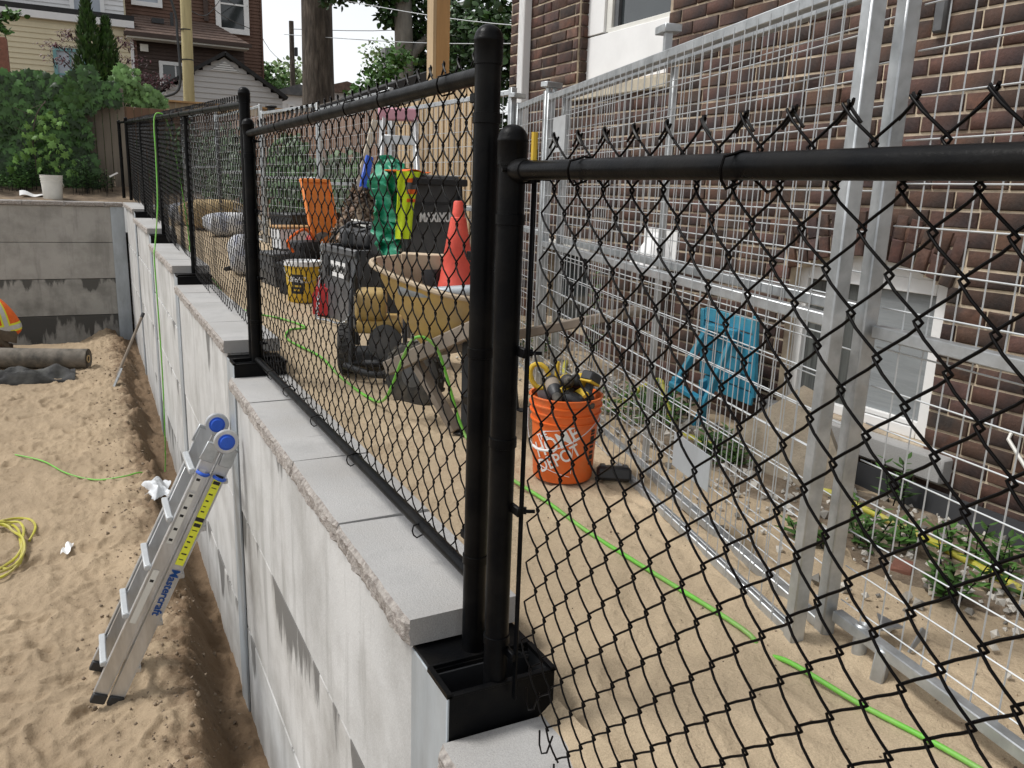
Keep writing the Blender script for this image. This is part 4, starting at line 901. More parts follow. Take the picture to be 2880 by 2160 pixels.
# ------------------------------------------------------------------ lime green hose
seg1 = [g_(1.72, .55), g_(1.69, .944), g_(1.66, 1.2), g_(1.646, 1.42), g_(1.64, 1.50, -.02)]
hose('green_hose', seg1, .0074, 'green', 'lime green hose on the near sand, its far end dipping into the sand')
seg2 = [g_(1.637, 1.545, -.02), g_(1.632, 1.60), g_(1.62, 2.088), g_(1.60, 2.4), g_(1.573, 2.684), g_(1.55, 3.1), g_(1.57, 3.40), (1.55, 3.50, -1.10), (1.47, 3.545, -.80), (1.42, 3.56, -.715), (1.36, 3.60, -.70), (1.33, 3.68, -.80), (1.34, 4.0, -1.10), g_(1.342, 4.337), g_(1.30, 4.75), g_(1.307, 5.231), g_(1.22, 5.78), g_(1.30, 6.1), g_(1.44, 6.17), g_(1.32, 6.5), g_(1.15, 6.8), g_(1.06, 7.4), g_(1.09, 8.6), g_(1.02, 9.6), (1.03, 10.05, -.5), (.97, 10.2, .2), (.90, 10.22, .60), (.83, 10.23, .692), (.765, 10.22, .62), (.75, 10.1, .2), (.72, 9.9, -.3), (.655, 9.7, -.72), (.632, 9.6, -.85), (.63, 9.5, -1.5), (.63, 9.55, -2.3)]
def ppt(x, y, h=.012): return (x, y, float(z_pit(np.array(x), np.array(y))) + h)
seg2 += [ppt(.60, 9.6, .03), ppt(.485, 9.04, .02), ppt(.315, 8.51, .02), ppt(.149, 8.39, .02), ppt(-.1, 8.54, .02), ppt(-.35, 8.83, .02), ppt(-.58, 9.33, .02), ppt(-.84, 9.6, .02)]
hose('green_hose', seg2, .0077, 'green', 'lime green hose crossing the path, over the black rail and down into the pit', k=6)

# ------------------------------------------------------------------ wheelbarrow
wb_rot = math.atan2(.80, -.60)                                   # local +x points to the wheel
T = thing('wheelbarrow', 'dusty yellow wheelbarrow with grey wooden handles behind the black posts', 'wheelbarrow', (1.71, 3.85, float(up_z(1.735, 3.80))), wb_rot)
def tubp(u, v):       # u around, v bottom->rim ; superellipse
    a = 2 * PI * u; c, s_ = math.cos(a), math.sin(a); p = 2 / 3.2
    cx_ = math.copysign(abs(c) ** p, c); sy_ = math.copysign(abs(s_) ** p, s_)
    lx = (.20 + .22 * v) if cx_ > 0 else (.18 + .07 * v); ly = .18 + .13 * v
    return V(cx_ * lx + .03 * v, sy_ * ly, .40 + .30 * v + (.10 * max(cx_, 0) - .05 * max(-cx_, 0) + .015) * v * v)
mb = MB(); nu = 44
mb.grid(lambda u, v: tubp(u, v), nu, 9, True); n0 = len(mb.v)
mb.mi = 1; mb.grid(lambda u, v: tubp(u, 1 - v) * 1.0 + V(0, 0, .012 if v < .02 else .006) + V(-math.cos(2 * PI * u), -math.sin(2 * PI * u), 0) * .012, nu, 9, True)
mb.mi = 0; mb.prism([(tubp(i / nu, 0).x, tubp(i / nu, 0).y) for i in range(nu)], .415, .425)
part('tub', mb, [M['tub'], M['tubin']], T)
mb = MB(); mb.tube([tubp(i / nu, 1) + V(math.cos(2 * PI * i / nu) * .012, math.sin(2 * PI * i / nu) * .012, 0) for i in range(nu)], .014, 8, closed=True); part('rim', mb, M['tubin'], T)
for s_ in (-1, 1):
    q0, q1 = ((.40, s_ * .12, .26), (-.86, s_ * .32, .62)) if s_ < 0 else ((.30, .24, .27), (-.36, .318, .61)); q0, q1 = Vector(q0), Vector(q1)
    mb = MB(); mb.bar(q0, q1, .05 if s_ < 0 else .062, .05 if s_ < 0 else .075, bev=.006); h_ = part('handle', mb, M['wood'], T)
    mb = MB(); mb.tube([q0.lerp(q1, .87), q1, q1 + (q1 - q0) * .02], [.030, .031, .022], 10); part('grip', mb, M['wood'], h_)
    mb = MB(); mb.bar((-.16, s_ * .22, .46), (-.19, s_ * .27, .0), .05, .04, bev=.004); mb.box((-.2, s_ * .275, .006), (.14, .06, .012), None, .003); part('leg', mb, M['dark'], T); mb = MB(); mb.bar((.14, s_ * .24, .34), (-.14, s_ * .285, .015), .07, .035, bev=.004); part('leg_strut', mb, M['wood'], T)
    mb = MB(); mb.box((-.05, s_ * .205, .405), (.20, .055, .04), RY(.26), .004); part('riser', mb, M['wood'], T)
mb = MB(); mb.box((-.19, 0, .14), (.03, .50, .03), None, .004); part('leg_brace', mb, M['dark'], T)
mb = MB(); mb.lathe([(.045, -.035), (.15, -.035), (.175, -.03), (.188, -.012), (.19, 0), (.188, .012), (.175, .03), (.15, .035), (.045, .035)], 26, RX(PI / 2), (.33, -.06, .17)); w_ = part('wheel', mb, M['rubber'], T)
for k in range(20):
    a = k * PI / 10; mb = MB(); mb.box((.33 + .187 * math.cos(a), -.06, .17 + .187 * math.sin(a)), (.012, .05, .02), RY(-a)); part('tread_lug', mb, M['rubber'], w_)
mb = MB(); mb.lathe([(.0, -.04), (.04, -.04), (.10, -.025), (.13, -.03), (.13, .03), (.10, .025), (.04, .04), (0, .04)], 20, RX(PI / 2), (.33, -.06, .17)); part('rim', mb, M['grey'], w_)
# maker's sticker on the near side of the tub
t2 = MB(); ps = [tubp(.66 + .035 * i, .30 + .4 * j) for i in (0, 1) for j in (0, 1)]
M['sticker'] = mat('sticker_white', (.7, .7, .68), .5, 0, .3, 20, col2=(.5, .05, .03), c2s=18)
def stick(u, v): p = tubp(.655 + .035 * u, .30 + .42 * v); a = 2 * PI * .67; return p + V(math.cos(a), math.sin(a), -.3) * .004
t2.grid(stick, 4, 4); part('sticker', t2, M['sticker'], T)
# load: grey pipe, shovel handle pieces, board
mb = MB(); mb.tube([(1.38, 3.86, -.50), (1.48, 3.72, -.51), (1.72, 3.60, -.485), (1.85, 3.55, -.47)], .034, 14); solo('pipe', mb, M['pile'], 'grey pipe lying across the yellow wheelbarrow tub', 'pipe')
mb = MB(); mb.box((1.62, 4.08, -.46), (.30, .03, .24), RZ(-.7) @ RX(.25), .004); solo('board', mb, M['tubin'], 'dusty board standing inside the wheelbarrow tub', 'board')
mb = MB(); mb.tube([(1.60, 3.98, -.62), (1.60, 4.0, -.42)], .055, 14); solo('drain_pipe', mb, M['dark'], 'short black pipe standing in the wheelbarrow beside the cone', 'pipe')
# tall red cone behind the wheelbarrow
cx0, cy0 = 1.70, 3.90; cz0 = -.755
T = thing('traffic_cone', 'tall faded red traffic cone standing in the wheelbarrow', 'traffic cone', (cx0, cy0, cz0))
tip = -.063 - cz0
mb = MB(); mb.box((0, 0, .015), (.30, .30, .03), RZ(.4), .01); part('base', mb, M['redcone'], T)
mb = MB(); mb.lathe([(.140, .03), (.133, .05), (.120, .14), (.122, .145), (.097, .28), (.094, .285), (.070, .42), (.072, .425), (.046, tip - .12), (.040, tip - .085), (.033, tip - .08), (.026, tip - .008), (.020, tip), (.015, tip - .01), (0, tip - .02)], 28); part('body', mb, M['redcone'], T)
c2 = thing('traffic_cone', 'small white and orange striped marker beside the tall red cone', 'traffic cone', (1.93, 4.85, float(up_z(1.93, 4.85))))
z0 = .27
mb = MB(); mb.lathe([(.13, 0), (.125, z0), (.118, z0 + .10)], 20); part('body', mb, M['white'], c2)
mb = MB(); mb.lathe([(.1185, z0 + .10), (.112, z0 + .17)], 20); part('stripe', mb, M['redcone'], c2)
mb = MB(); mb.lathe([(.111, z0 + .171), (.10, z0 + .27), (.085, z0 + .31)], 20); part('stripe', mb, M['white'], c2)
mb = MB(); mb.lathe([(.085, z0 + .311), (.06, z0 + .345), (.02, z0 + .36), (0, z0 + .362)], 20); part('cap', mb, M['redcone'], c2)

# ------------------------------------------------------------------ compactor beside the wheelbarrow
T = thing('plate_compactor', 'yellow plate compactor with black tube frame and tyres behind the wheelbarrow', 'compactor', (1.60, 4.88, float(up_z(1.58, 4.95))), -.35)
T.scale = (.8, .8, .85)
mb = MB(); mb.box((-.06, -.08, .50), (.24, .30, .22), None, .05, 3); part('engine_cover', mb, M['tub'], T)
mb = MB(); mb.box((.0, -.02, .35), (.36, .40, .10), None, .03, 2); part('fuel_tank', mb, M['tub'], T)
for s_ in (-1, 1):
    mb = MB(); mb.tube(smooth([(s_ * .20, -.36, .10), (s_ * .20, -.32, .40), (s_ * .20, -.22, .62), (s_ * .20, .0, .68), (s_ * .20, .3, .66), (s_ * .2, .36, .12)], 5), .019, 10); part('frame_tube', mb, M['dark'], T)
mb = MB(); mb.tube(smooth([(-.25, -.36, .10), (0, -.45, .05), (.25, -.36, .10)], 5), .024, 10); part('bumper', mb, M['dark'], T)
mb = MB(); mb.box((.02, 0, .10), (.50, .62, .05), None, .02); part('base_plate', mb, M['dark'], T)
mb = MB(); mb.lathe([(.0, -.10), (.10, -.10), (.11, -.08), (.11, .08), (.10, .10), (0, .10)], 20, RX(PI / 2), (.05, -.20, .25)); en = part('engine', mb, M['grey'], T)
for k in range(7): mb = MB(); mb.lathe([(.10, -.095 + k * .03), (.125, -.092 + k * .03), (.125, -.085 + k * .03), (.10, -.082 + k * .03)], 18, RX(PI / 2), (.05, -.20, .25)); part('cooling_fin', mb, M['grey'], en)
def tyre(T, c, R, r, w, name='wheel'):
    mb = MB(); mb.lathe([(r * .55, -w * .4), (r * .8, -w * .5), (r * .95, -w * .42), (r, -w * .2), (r, w * .2), (r * .95, w * .42), (r * .8, w * .5), (r * .55, w * .4)], 26, R, c); o = part(name, mb, M['rubber'], T)
    mb = MB(); mb.lathe([(0, -w * .25), (r * .5, -w * .25), (r * .57, -w * .42), (r * .57, w * .42), (r * .5, w * .25), (0, w * .25)], 18, R, c); part('rim', mb, M['galv'], o)
    for k in range(22):
        a = 2 * PI * k / 22
        for s_ in (-1, 1):
            mb = MB(); mb.box(Vector(c) + R @ V(r * 1.0 * math.cos(a + s_ * .07), r * math.sin(a + s_ * .07), s_ * w * .2), (r * .05, r * .13, w * .34), R @ RZ(a)); part('tread_lug', mb, M['rubber'], o)
    return o
tyre(T, (-.25, -.13, .18), RY(PI / 2), .18, .12)
tyre(T, (.30, .25, .16), RY(PI / 2), .16, .09)

# ------------------------------------------------------------------ job boxes and buckets
def jobbox(label, loc, rz, dims, lettering, openlid=True, chain=False):
    T = thing('job_box', label, 'tool box', loc, rz); L, Wd, Hh = dims
    mb = MB(); t = .02
    mb.box((0, -Wd / 2, Hh / 2), (L, t, Hh), None, .006); mb.box((0, Wd / 2, Hh / 2), (L, t, Hh), None, .006); mb.box((-L / 2 + t / 2, 0, Hh / 2), (t, Wd - t, Hh), None, .006); mb.box((L / 2 - t / 2, 0, Hh / 2), (t, Wd - t, Hh), None, .006); mb.box((0, 0, .02), (L - .05, Wd - .04, .03))
    part('case', mb, M['grey'], T)
    mb = MB(); mb.box((0, -Wd / 2 - .014, Hh - .03), (L + .02, .02, .05), None, .006); part('rim', mb, M['grey'], T)
    for k in (-1, 1): mb = MB(); mb.box((k * L * .3, -Wd / 2 - .016, Hh * .72), (.07, .02, .16), None, .006); part('latch', mb, M['dark'], T)
    mb = MB(); mb.box((0, -Wd / 2 - .0115, Hh * .70), (L * .42, .003, .12)); lb = part('label_plate', mb, M['white'], T)
    tm = text_mb('MAXIMUM', .085, .002, .78, .002); mapped(tm, lambda v: (v.x, -Wd / 2 - .0135 - v.z, Hh * .70 + v.y)); part('lettering', tm, M['print'], lb, ang=0)
    return T
J = jobbox('grey plastic job box with white lettering and a hanging chain, left of the compactor', (1.97, 6.39, float(up_z(1.86, 6.3))), math.atan2(-.95, .09), (.74, .42, .60), 1)
mb = MB(); P = [(-.30, -.24, .60), (-.31, -.26, .35), (-.26, -.30, .12), (-.12, -.36, .03), (.05, -.33, .03), (.22, -.30, .03), (.36, -.28, .10), (.40, -.24, .36)]
CH_ = smooth(P, 8)
for i in range(0, len(CH_) - 1):
    p = CH_[i]; d = (CH_[i + 1] - p); Rr = frame_to(d) @ RZ(PI / 2 * (i % 2)); mb = MB()
    mb.tube([p + Rr @ V(.010 * math.cos(a), 0, .017 * math.sin(a)) for a in np.linspace(0, 2 * PI, 9)[:-1]], .004, 5, closed=True); part('chain_link', mb, M['galv'], J)
# clutter sitting in the job box
mb = MB(); rr = random.Random(3)
for (lab, x, y, z, d, R, m_) in (('black power tool case lying on top of the job box', 2.02, 6.25, -.42, (.30, .22, .12), RZ(.3), 'dark'), ('grey tool bag slumped on the job box', 1.98, 6.6, -.42, (.28, .24, .14), RZ(-.2), 'grey'), ('black box of cables behind the job box', 2.12, 5.95, -.40, (.36, .32, .26), RZ(.6), 'dark')):
    mb = MB(); mb.box((0, 0, d[2] / 2), d, None, .03, 3); tt = thing('tool_case', lab, 'case', (x, y, z - d[2] / 2), R=R); part('case', mb, M[m_], tt)
    mb = MB(); mb.tube(smooth([(-.08, 0, d[2] - .01), (-.07, 0, d[2] + .04), (.07, 0, d[2] + .04), (.08, 0, d[2] - .01)], 4), .012, 8); part('handle', mb, M['dark'], tt)
hose('cable', [(1.80, 6.75, -.45), (1.88, 6.65, -.34), (2.0, 6.52, -.30), (2.06, 6.35, -.31), (1.96, 6.22, -.33), (1.86, 6.36, -.37), (1.92, 6.55, -.33), (2.06, 6.66, -.35)], .011, 'dark', 'black cable looped over the job box', 'cable')
# big upright grey box lid with lettering, leaning on the mesh
T = thing('upright_job_box', 'upright dark grey job box with white lettering, leaning behind the cone', 'tool box', (2.25, 5.62, float(up_z(2.36, 5.6))), .30)
mb = MB(); mb.box((0, 0, .62), (.54, .05, 1.16), RX(-.09), .012); part('panel', mb, M['grey'], T)
mb = MB(); mb.box((0, -.035, 1.15), (.56, .05, .05), RX(-.09), .008); part('rim', mb, M['dark'], T)
for k in (-1, 1): mb = MB(); mb.box((k * .255, -.03, .64), (.03, .05, 1.0), RX(-.09), .006); part('edge_rib', mb, M['dark'], T)
mb = MB(); mb.box((0, -.04, 1.0), (.46, .02, .02), RX(-.09)); part('ridge', mb, M['dark'], T)
tm = text_mb('MAXIMUM', .092, .003, .80, .003); mapped(tm, lambda v: (v.x + .0, -.058 - v.z, .90 + v.y)); part('lettering', tm, M['white'], T, ang=0)
# yellow pail of asphalt sealer
T = thing('bucket', 'yellow pail with a white rim and black asphalt label', 'bucket', (1.70, 7.34, float(up_z(1.7, 7.34)) - .005))
k_ = .92; pail(T, .150 * k_, .168 * k_, .36 * k_, 'yellow', False)
mb = MB(); R_ = .178 * k_; mb.lathe([(R_ - .004, .345 * k_), (R_ + .004, .35 * k_), (R_ + .004, .392 * k_), (R_ - .012, .395 * k_), (R_ - .018, .37 * k_)], 28); part('rim', mb, M['white'], T)
mb = MB(); rp = lambda z: (.150 + .018 * z / (.36 * k_)) * k_; fa2 = math.atan2(-7.34, -1.70)
mb.grid(lambda u, v: ((rp(.08 + .17 * v) + .002) * math.cos(fa2 - .75 + .75 * u), (rp(.08 + .17 * v) + .002) * math.sin(fa2 - .75 + .75 * u), .08 + .17 * v), 8, 3); lb = part('label', mb, M['print'], T)
wrap_text(T, 'ASPHALT', .062, lambda z: rp(z) + .003, fa2 - .40, .205, 0, 'white', .72, .0015)
for zz, a0, a1 in ((.14, -.68, -.15), (.105, -.6, -.25)):
    mb = MB(); mb.grid(lambda u, v: ((rp(zz) + .0035) * math.cos(fa2 + a0 + (a1 - a0) * u), (rp(zz) + .0035) * math.sin(fa2 + a0 + (a1 - a0) * u), zz + .016 * v), 6, 2); part('label_band', mb, M['yellow'], T)
arc_handle(T, .175 * k_, .30, fa2 - PI / 2, .12, 'galvwire')
# red jerry can
T = thing('jerry_can', 'red plastic fuel can standing in front of the grey job box', 'fuel can', (1.73, 6.68, float(up_z(1.7, 6.7))), -.5)
T.scale = (.85, .85, .85)
mb = MB(); mb.prism([(-.10, 0), (.10, 0), (.115, .02), (.115, .19), (.09, .25), (-.02, .27), (-.085, .255), (-.115, .20), (-.115, .02)], -.075, .075, RX(PI / 2)); part('body', mb, M['red'], T)
mb = MB(); mb.tube([(-.02, 0, .26), (.0, 0, .30), (.06, 0, .30), (.09, 0, .24)], .013, 8); part('handle', mb, M['red'], T)
mb = MB(); mb.lathe([(.026, .24), (.026, .29), (.018, .30), (.014, .36), (0, .362)], 14, None, (-.07, 0, 0)); part('spout', mb, M['red'], T)
# bins and boxes further along
def bin_(label, x, y, d, rz, m_, lid=None, name='storage_bin', z=None):
    T = thing(name, label, 'bin', (x, y, float(up_z(x, y)) if z is None else z), rz); mb = MB(); mb.box((0, 0, d[2] / 2), d, None, 0, taper=(1.08, 1.08)); part('body', mb, M[m_], T)
    mb = MB(); mb.box((0, 0, d[2] + .006), (d[0] * 1.12, d[1] * 1.12, .035), None, .01); part('rim', mb, M[lid or m_], T); return T
bin_('grey plastic bin behind the yellow pail', 1.80, 8.25, (.50, .36, .30), .2, 'grey')
bin_('white cardboard box standing on the grey bin', 1.86, 8.45, (.34, .24, .20), .15, 'white', 'cedar', 'carton', z=float(up_z(1.8, 8.3)) + .34)
bin_('black tote with handles behind the white carton', 2.1, 8.9, (.55, .40, .62), .3, 'dark')
T = thing('red_bottle', 'small red bottle on the bin lid next to the white carton', 'bottle', (1.93, 7.98, float(up_z(1.93, 8)) + .34)); mb = MB(); mb.lathe([(.045, 0), (.05, .01), (.05, .13), (.03, .17), (.015, .18), (.015, .2), (0, .2)], 16); part('body', mb, M['red'], T)
T = thing('bottle', 'white plastic bottle with a blue label on the black box', 'bottle', (2.02, 5.72, -.46)); mb = MB(); mb.lathe([(.05, 0), (.055, .01), (.055, .14), (.03, .19), (.022, .195), (.022, .22), (0, .22)], 18); part('body', mb, M['white'], T)
mb = MB(); mb.lathe([(.0555, .03), (.0565, .032), (.0565, .12), (.0555, .122)], 18); part('label', mb, M['blue'], T); mb = MB(); mb.lathe([(.024, .215), (.024, .245), (0, .246)], 14); part('cap', mb, M['white'], T)
M['borange'] = mat('light_orange_plastic', (.85, .25, .045), .5, 0, .1, 8)
# orange plastic board leaning on the mesh
T = thing('orange_board', 'bright orange plastic board leaning on the mesh behind the pails', 'board', (2.08, 7.70, float(up_z(1.9, 7.75)) + .12), .35)
R_ = RX(-.33) @ RY(.0); mb = MB(); mb.box((0, .18, .52), (.30, .02, .80), RX(-.30), .006); part('panel', mb, M['borange'], T)
for k in (-1, 1): mb = MB(); mb.box((k * .15, .165, .52), (.03, .035, .80), RX(-.30), .006); part('edge_rib', mb, M['borange'], T)
mb = MB(); mb.box((0, .295, .91), (.33, .04, .04), RX(-.3), .008); part('top_rib', mb, M['borange'], T)
# chainsaw-like black machine in front of it
T = thing('cut_off_saw', 'dusty black cut-off saw resting in front of the orange board', 'saw', (1.80, 7.68, float(up_z(1.8, 7.6)) + .30), .5)
mb = MB(); mb.box((0, 0, .11), (.28, .18, .18), None, .04, 2); part('engine', mb, M['dark'], T); mb = MB(); mb.lathe([(.0, -.006), (.15, -.006), (.15, .006), (0, .006)], 24, RX(PI / 2), (.24, .02, .12)); part('blade', mb, M['galv'], T); mb = MB(); mb.tube(smooth([(-.14, 0, .1), (-.2, 0, .2), (0, 0, .30), (.12, 0, .2)], 5), .014, 8); part('handle', mb, M['hivor'], T)
bin_('upturned black crate under the cut-off saw', 1.80, 7.70, (.36, .30, .27), .5, 'dark')
# leaning plank and blue level
mb = MB(); a = V(1.98, 7.46, -.95); b = V(2.60, 8.05, .62); mb.bar(a, b, .055, .022, up=(0, 1, 0), bev=.003); M['plank'] = mat('pale_plank', (.56, .50, .40), .7, 0, .15, 9, stretch=(1, 1, .2)); solo('plank', mb, M['plank'], 'long pale plank leaning against the mesh', 'plank')
mb = MB(); mb.bar((2.30, 7.55, -.12), (2.44, 7.72, .26), .075, .03, up=(0, 1, 0), bev=.004); solo('spirit_level', mb, M['blue'], 'dark blue level leaning beside the pale plank', 'level')
mb = MB(); mb.bar((2.02, 6.85, -.30), (2.30, 6.05, -.44), .06, .03, bev=.004); t = solo('spirit_level', mb, M['offwhite'], 'white and yellow level lying across the boxes', 'level')
mb = MB(); mb.bar((2.145, 6.49, -.35), (2.22, 6.27, -.39), .063, .032, bev=.004); part('yellow_section', mb, M['yellow'], t, True)
# mound of brown leaves
T = thing('leaf_mound', 'tall heap of dead brown leaves between the plank and the green tarp', 'leaf pile', (2.32, 7.6, float(up_z(2.3, 7.6)))); mb = MB(); lf = MB(); cols = []
mb.grid(lambda u, v: ((.05 + .33 * (1 - v ** 1.6)) * math.cos(2 * PI * u) * (1 + .15 * math.sin(5 * 2 * PI * u)), (.05 + .33 * (1 - v ** 1.6)) * math.sin(2 * PI * u), .98 * v), 18, 8, True); part('core', mb, M['soil'], T)
for i in range(1500):
    v = random.random() ** 1.1; a = random.random() * 6.283; r = (.06 + .36 * (1 - v ** 1.6)); p = V(r * math.cos(a), r * math.sin(a), .99 * v); d = V(random.gauss(0, 1), random.gauss(0, 1), random.gauss(0, .7)); n_ = add_leaf(lf, p, d, (math.cos(a), math.sin(a), .5), random.uniform(.03, .06), 'oval', .4); cols += [random.choice((.4, .7, 1, 1.6, 2.4))] * n_
me = lf.mesh('leaves', None, 60); vcol(me, cols); o = link('leaves', me, M['brownleaf'], T); o['kind'] = 'stuff'
# green tarp hanging
T = thing('tarp', 'crumpled green tarpaulin hung over the upright job box', 'tarp', (1.955, 5.75, -.28), .25)
def tarpf(u, v):
    x = (u - .5) * (.10 + .20 * math.sin(PI * (.12 + .80 * v))) - .03 * v; z = .46 - .64 * v + .03 * math.sin(u * 7 + v * 3)
    y = -.09 * math.sin(PI * u) * (1 + v) + .022 * math.sin(u * 16 + 3 * math.sin(v * 6)) + .028 * math.sin(v * 22 + u * 5) * v + .018 * math.sin(v * 47 + u * 9) * v + .11 * float(fbm(u * 5, v * 9, 3, 8))
    return (x + .008 * math.sin(v * 17 + 2 * u) + .075 * float(fbm(v * 7, u * 2, 3, 3)), y, z)
mb = MB(); mb.sheet(tarpf, 40, 60, .006); part('sheet', mb, M['tarp'], T)
mb = MB(); mb.sheet(lambda u, v: ((u - .2) * .50 + .10, .03 + .03 * math.sin(u * 14), .44 - .10 * u - .28 * v * (1 - u * .7)), 24, 10, .006); part('fold', mb, M['tarp'], T)
# safety vest
T = thing('safety_vest', 'lime yellow safety vest with orange and grey bands draped beside the green tarp', 'vest', (2.02, 5.52, -.26), .30)
def vest(u, v, o=0): return ((u - .5) * (.20 - .08 * v) - .04 * v, -.03 * math.sin(PI * u) - .012 * math.sin(u * 15 + v * 5) - o, .36 - .46 * v)
mb = MB(); mb.sheet(lambda u, v: vest(u, v), 22, 24, .006); part('body', mb, M['hiviz'], T)
for v0, v1, m_ in ((.10, .16, 'hivor'), (.162, .26, 'grey'), (.262, .33, 'hivor'), (.40, .45, 'hivor')):
    mb = MB(); mb.sheet(lambda u, v: vest(.34 + .64 * u, v0 + (v1 - v0) * v, .006), 14, 3, .003); part('band', mb, M[m_], T)
mb = MB(); mb.sheet(lambda u, v: ((u - .5) * .30 + .05, .0 + .14 * v, .365 - .01 * math.sin(u * 9)), 12, 4, .006); part('collar', mb, M['hivor'], T)
# aluminium stepladder leaning behind
T = thing('stepladder', 'grey aluminium stepladder with a pink top cap leaning on the mesh', 'ladder', (2.13, 6.1, float(up_z(2.13, 6.1))))
a0 = V(2.12, 6.0, -1.05); b0 = V(2.42, 6.85, .585); dr = (b0 - a0).normalized(); sv = V(.93, -.33, 0).normalized()
for s_ in (-1, 1):
    mb = MB(); mb.bar(a0 + sv * s_ * .20, b0 + sv * s_ * .13, .03, .07, up=(0, 1, 0), bev=.003); part('side_rail', mb, M['alu'], T, True)
for k in range(5):
    t = .15 + .18 * k; p = a0.lerp(b0, t); w_ = .2 - .07 * t; mb = MB(); mb.bar(p - sv * w_, p + sv * w_, .03, .075, bev=.003); part('step', mb, M['alu'], T, True)
M['pink'] = mat('pink_plastic', (.60, .30, .36), .5, 0, .1, 9); mb = MB(); mb.bar(b0 - sv * .17, b0 + sv * .17, .11, .10, bev=.012); part('top_cap', mb, M['pink'], T, True)
# sand bags and lumber further back
def bag(label, x, y, d, rz, m_):
    T = thing('sand_bag', label, 'bag', (x, y, float(up_z(x, y))), rz); mb = MB()
    def f(u, v):
        a = 2 * PI * u; ph = PI * (v - .5); c = max(math.cos(ph), 0) ** .55; w_ = 1 + .10 * math.sin(a * 5 + v * 9) + .06 * math.sin(a * 9)
        return (d[0] / 2 * c * math.cos(a) * w_, d[1] / 2 * c * math.sin(a) * w_, max(0, d[2] / 2 * (1 + math.copysign(abs(math.sin(ph)) ** .8, math.sin(ph)))))
    mb.grid(f, 24, 12, True); part('sack', mb, M[m_], T); mb = MB(); mb.box((d[0] * .5, 0, d[2] * .45), (.06, d[1] * .5, .02), None, .006); part('tied_end', mb, M[m_], T)
M['bagtan'] = mat('tan_bag', (.52, .38, .20), .8, 0, .2, 9); M['bagwhite'] = mat('white_bag', (.62, .62, .62), .7, 0, .2, 9, col2=(.3, .32, .4), c2s=8)
bag('tan sack lying on the far sand', 1.80, 13.6, (1.1, .6, .45), .5, 'bagtan'); bag('white printed sack in front of the tan sack', 1.92, 12.6, (.8, .5, .34), .1, 'bagwhite'); bag('white sack left of the far tan sack', 1.45, 14.2, (.5, .4, .35), 0, 'bagwhite'); bag('crumpled white bag beside the grey bin', 1.45, 8.9, (.30, .30, .42), .3, 'bagwhite')
mb = MB(); mb.bar((1.55, 10.2, -.87), (2.1, 8.3, -.92), .09, .04, bev=.004); solo('plank', mb, M['cedar'], 'short cedar plank on the sand beside the far bins', 'plank')
for lab, P in (('dark bag strap on the far sand', [(1.3, 9.2), (1.42, 9.35), (1.55, 9.3), (1.6, 9.1)]),): hose('strap', [g_(x, y, .02) for x, y in P], .02, 'dark', lab, 'strap')

# ------------------------------------------------------------------ in the pit: ladder, rolls, shovel, hose, worker
LT = thing('folding_ladder', 'folded aluminium ladder with blue hinges leaning on the concrete wall in the pit', 'ladder', (-.12, 4.75, float(pit_z(-.15, 4.75))))
lz = LT.location.z + .0; foot = V(-.105, 4.80, lz + .02); top = V(.615, 4.78, -1.42); dz = (top - foot).normalized(); nrm = dz.cross(V(0, 1, 0)).normalized(); yv = V(0, 1, 0)
LL = (top - foot).length
# two nested halves: rear half (towards -x) and front half; each with two channel rails
def channel(mb, a, b, w, d, t=.004):
    R = frame_to(b - a, (0, 1, 0)); c = (a + b) / 2; L = (b - a).length
    mb.box(c, (w, t, L), R); mb.box(c + R @ V(-w / 2 + t / 2, d / 2, 0), (t, d, L), R); mb.box(c + R @ V(w / 2 - t / 2, d / 2, 0), (t, d, L), R)
xr = frame_to(dz, (0, 1, 0)) @ V(1, 0, 0)
for half, o in (('rear', -.046), ('front', .046)):
    for s_ in (-1, 1):
        a = foot + xr * o + yv * (s_ * .175); b = top + xr * o * .95 + yv * (s_ * .175) - dz * .06
        mb = MB(); channel(mb, a + dz * .05, b, .078, .026 * -s_ if False else .026); r_ = part('side_rail', mb, M['alu'], LT, True)
        for e_ in (-.036, .036): mb = MB(); mb.bar(a + dz * .06 + xr * e_ - yv * .004, b + xr * e_ - yv * .004, .008, .005, up=(1, 0, 0)); part('rail_lip', mb, M['alu'], r_, True)
        mb = MB(); mb.bar(a - dz * .005, a + dz * .055, .034, .080, up=(1, 0, 0), bev=.006); part('rubber_foot', mb, M['dark'], r_, True)
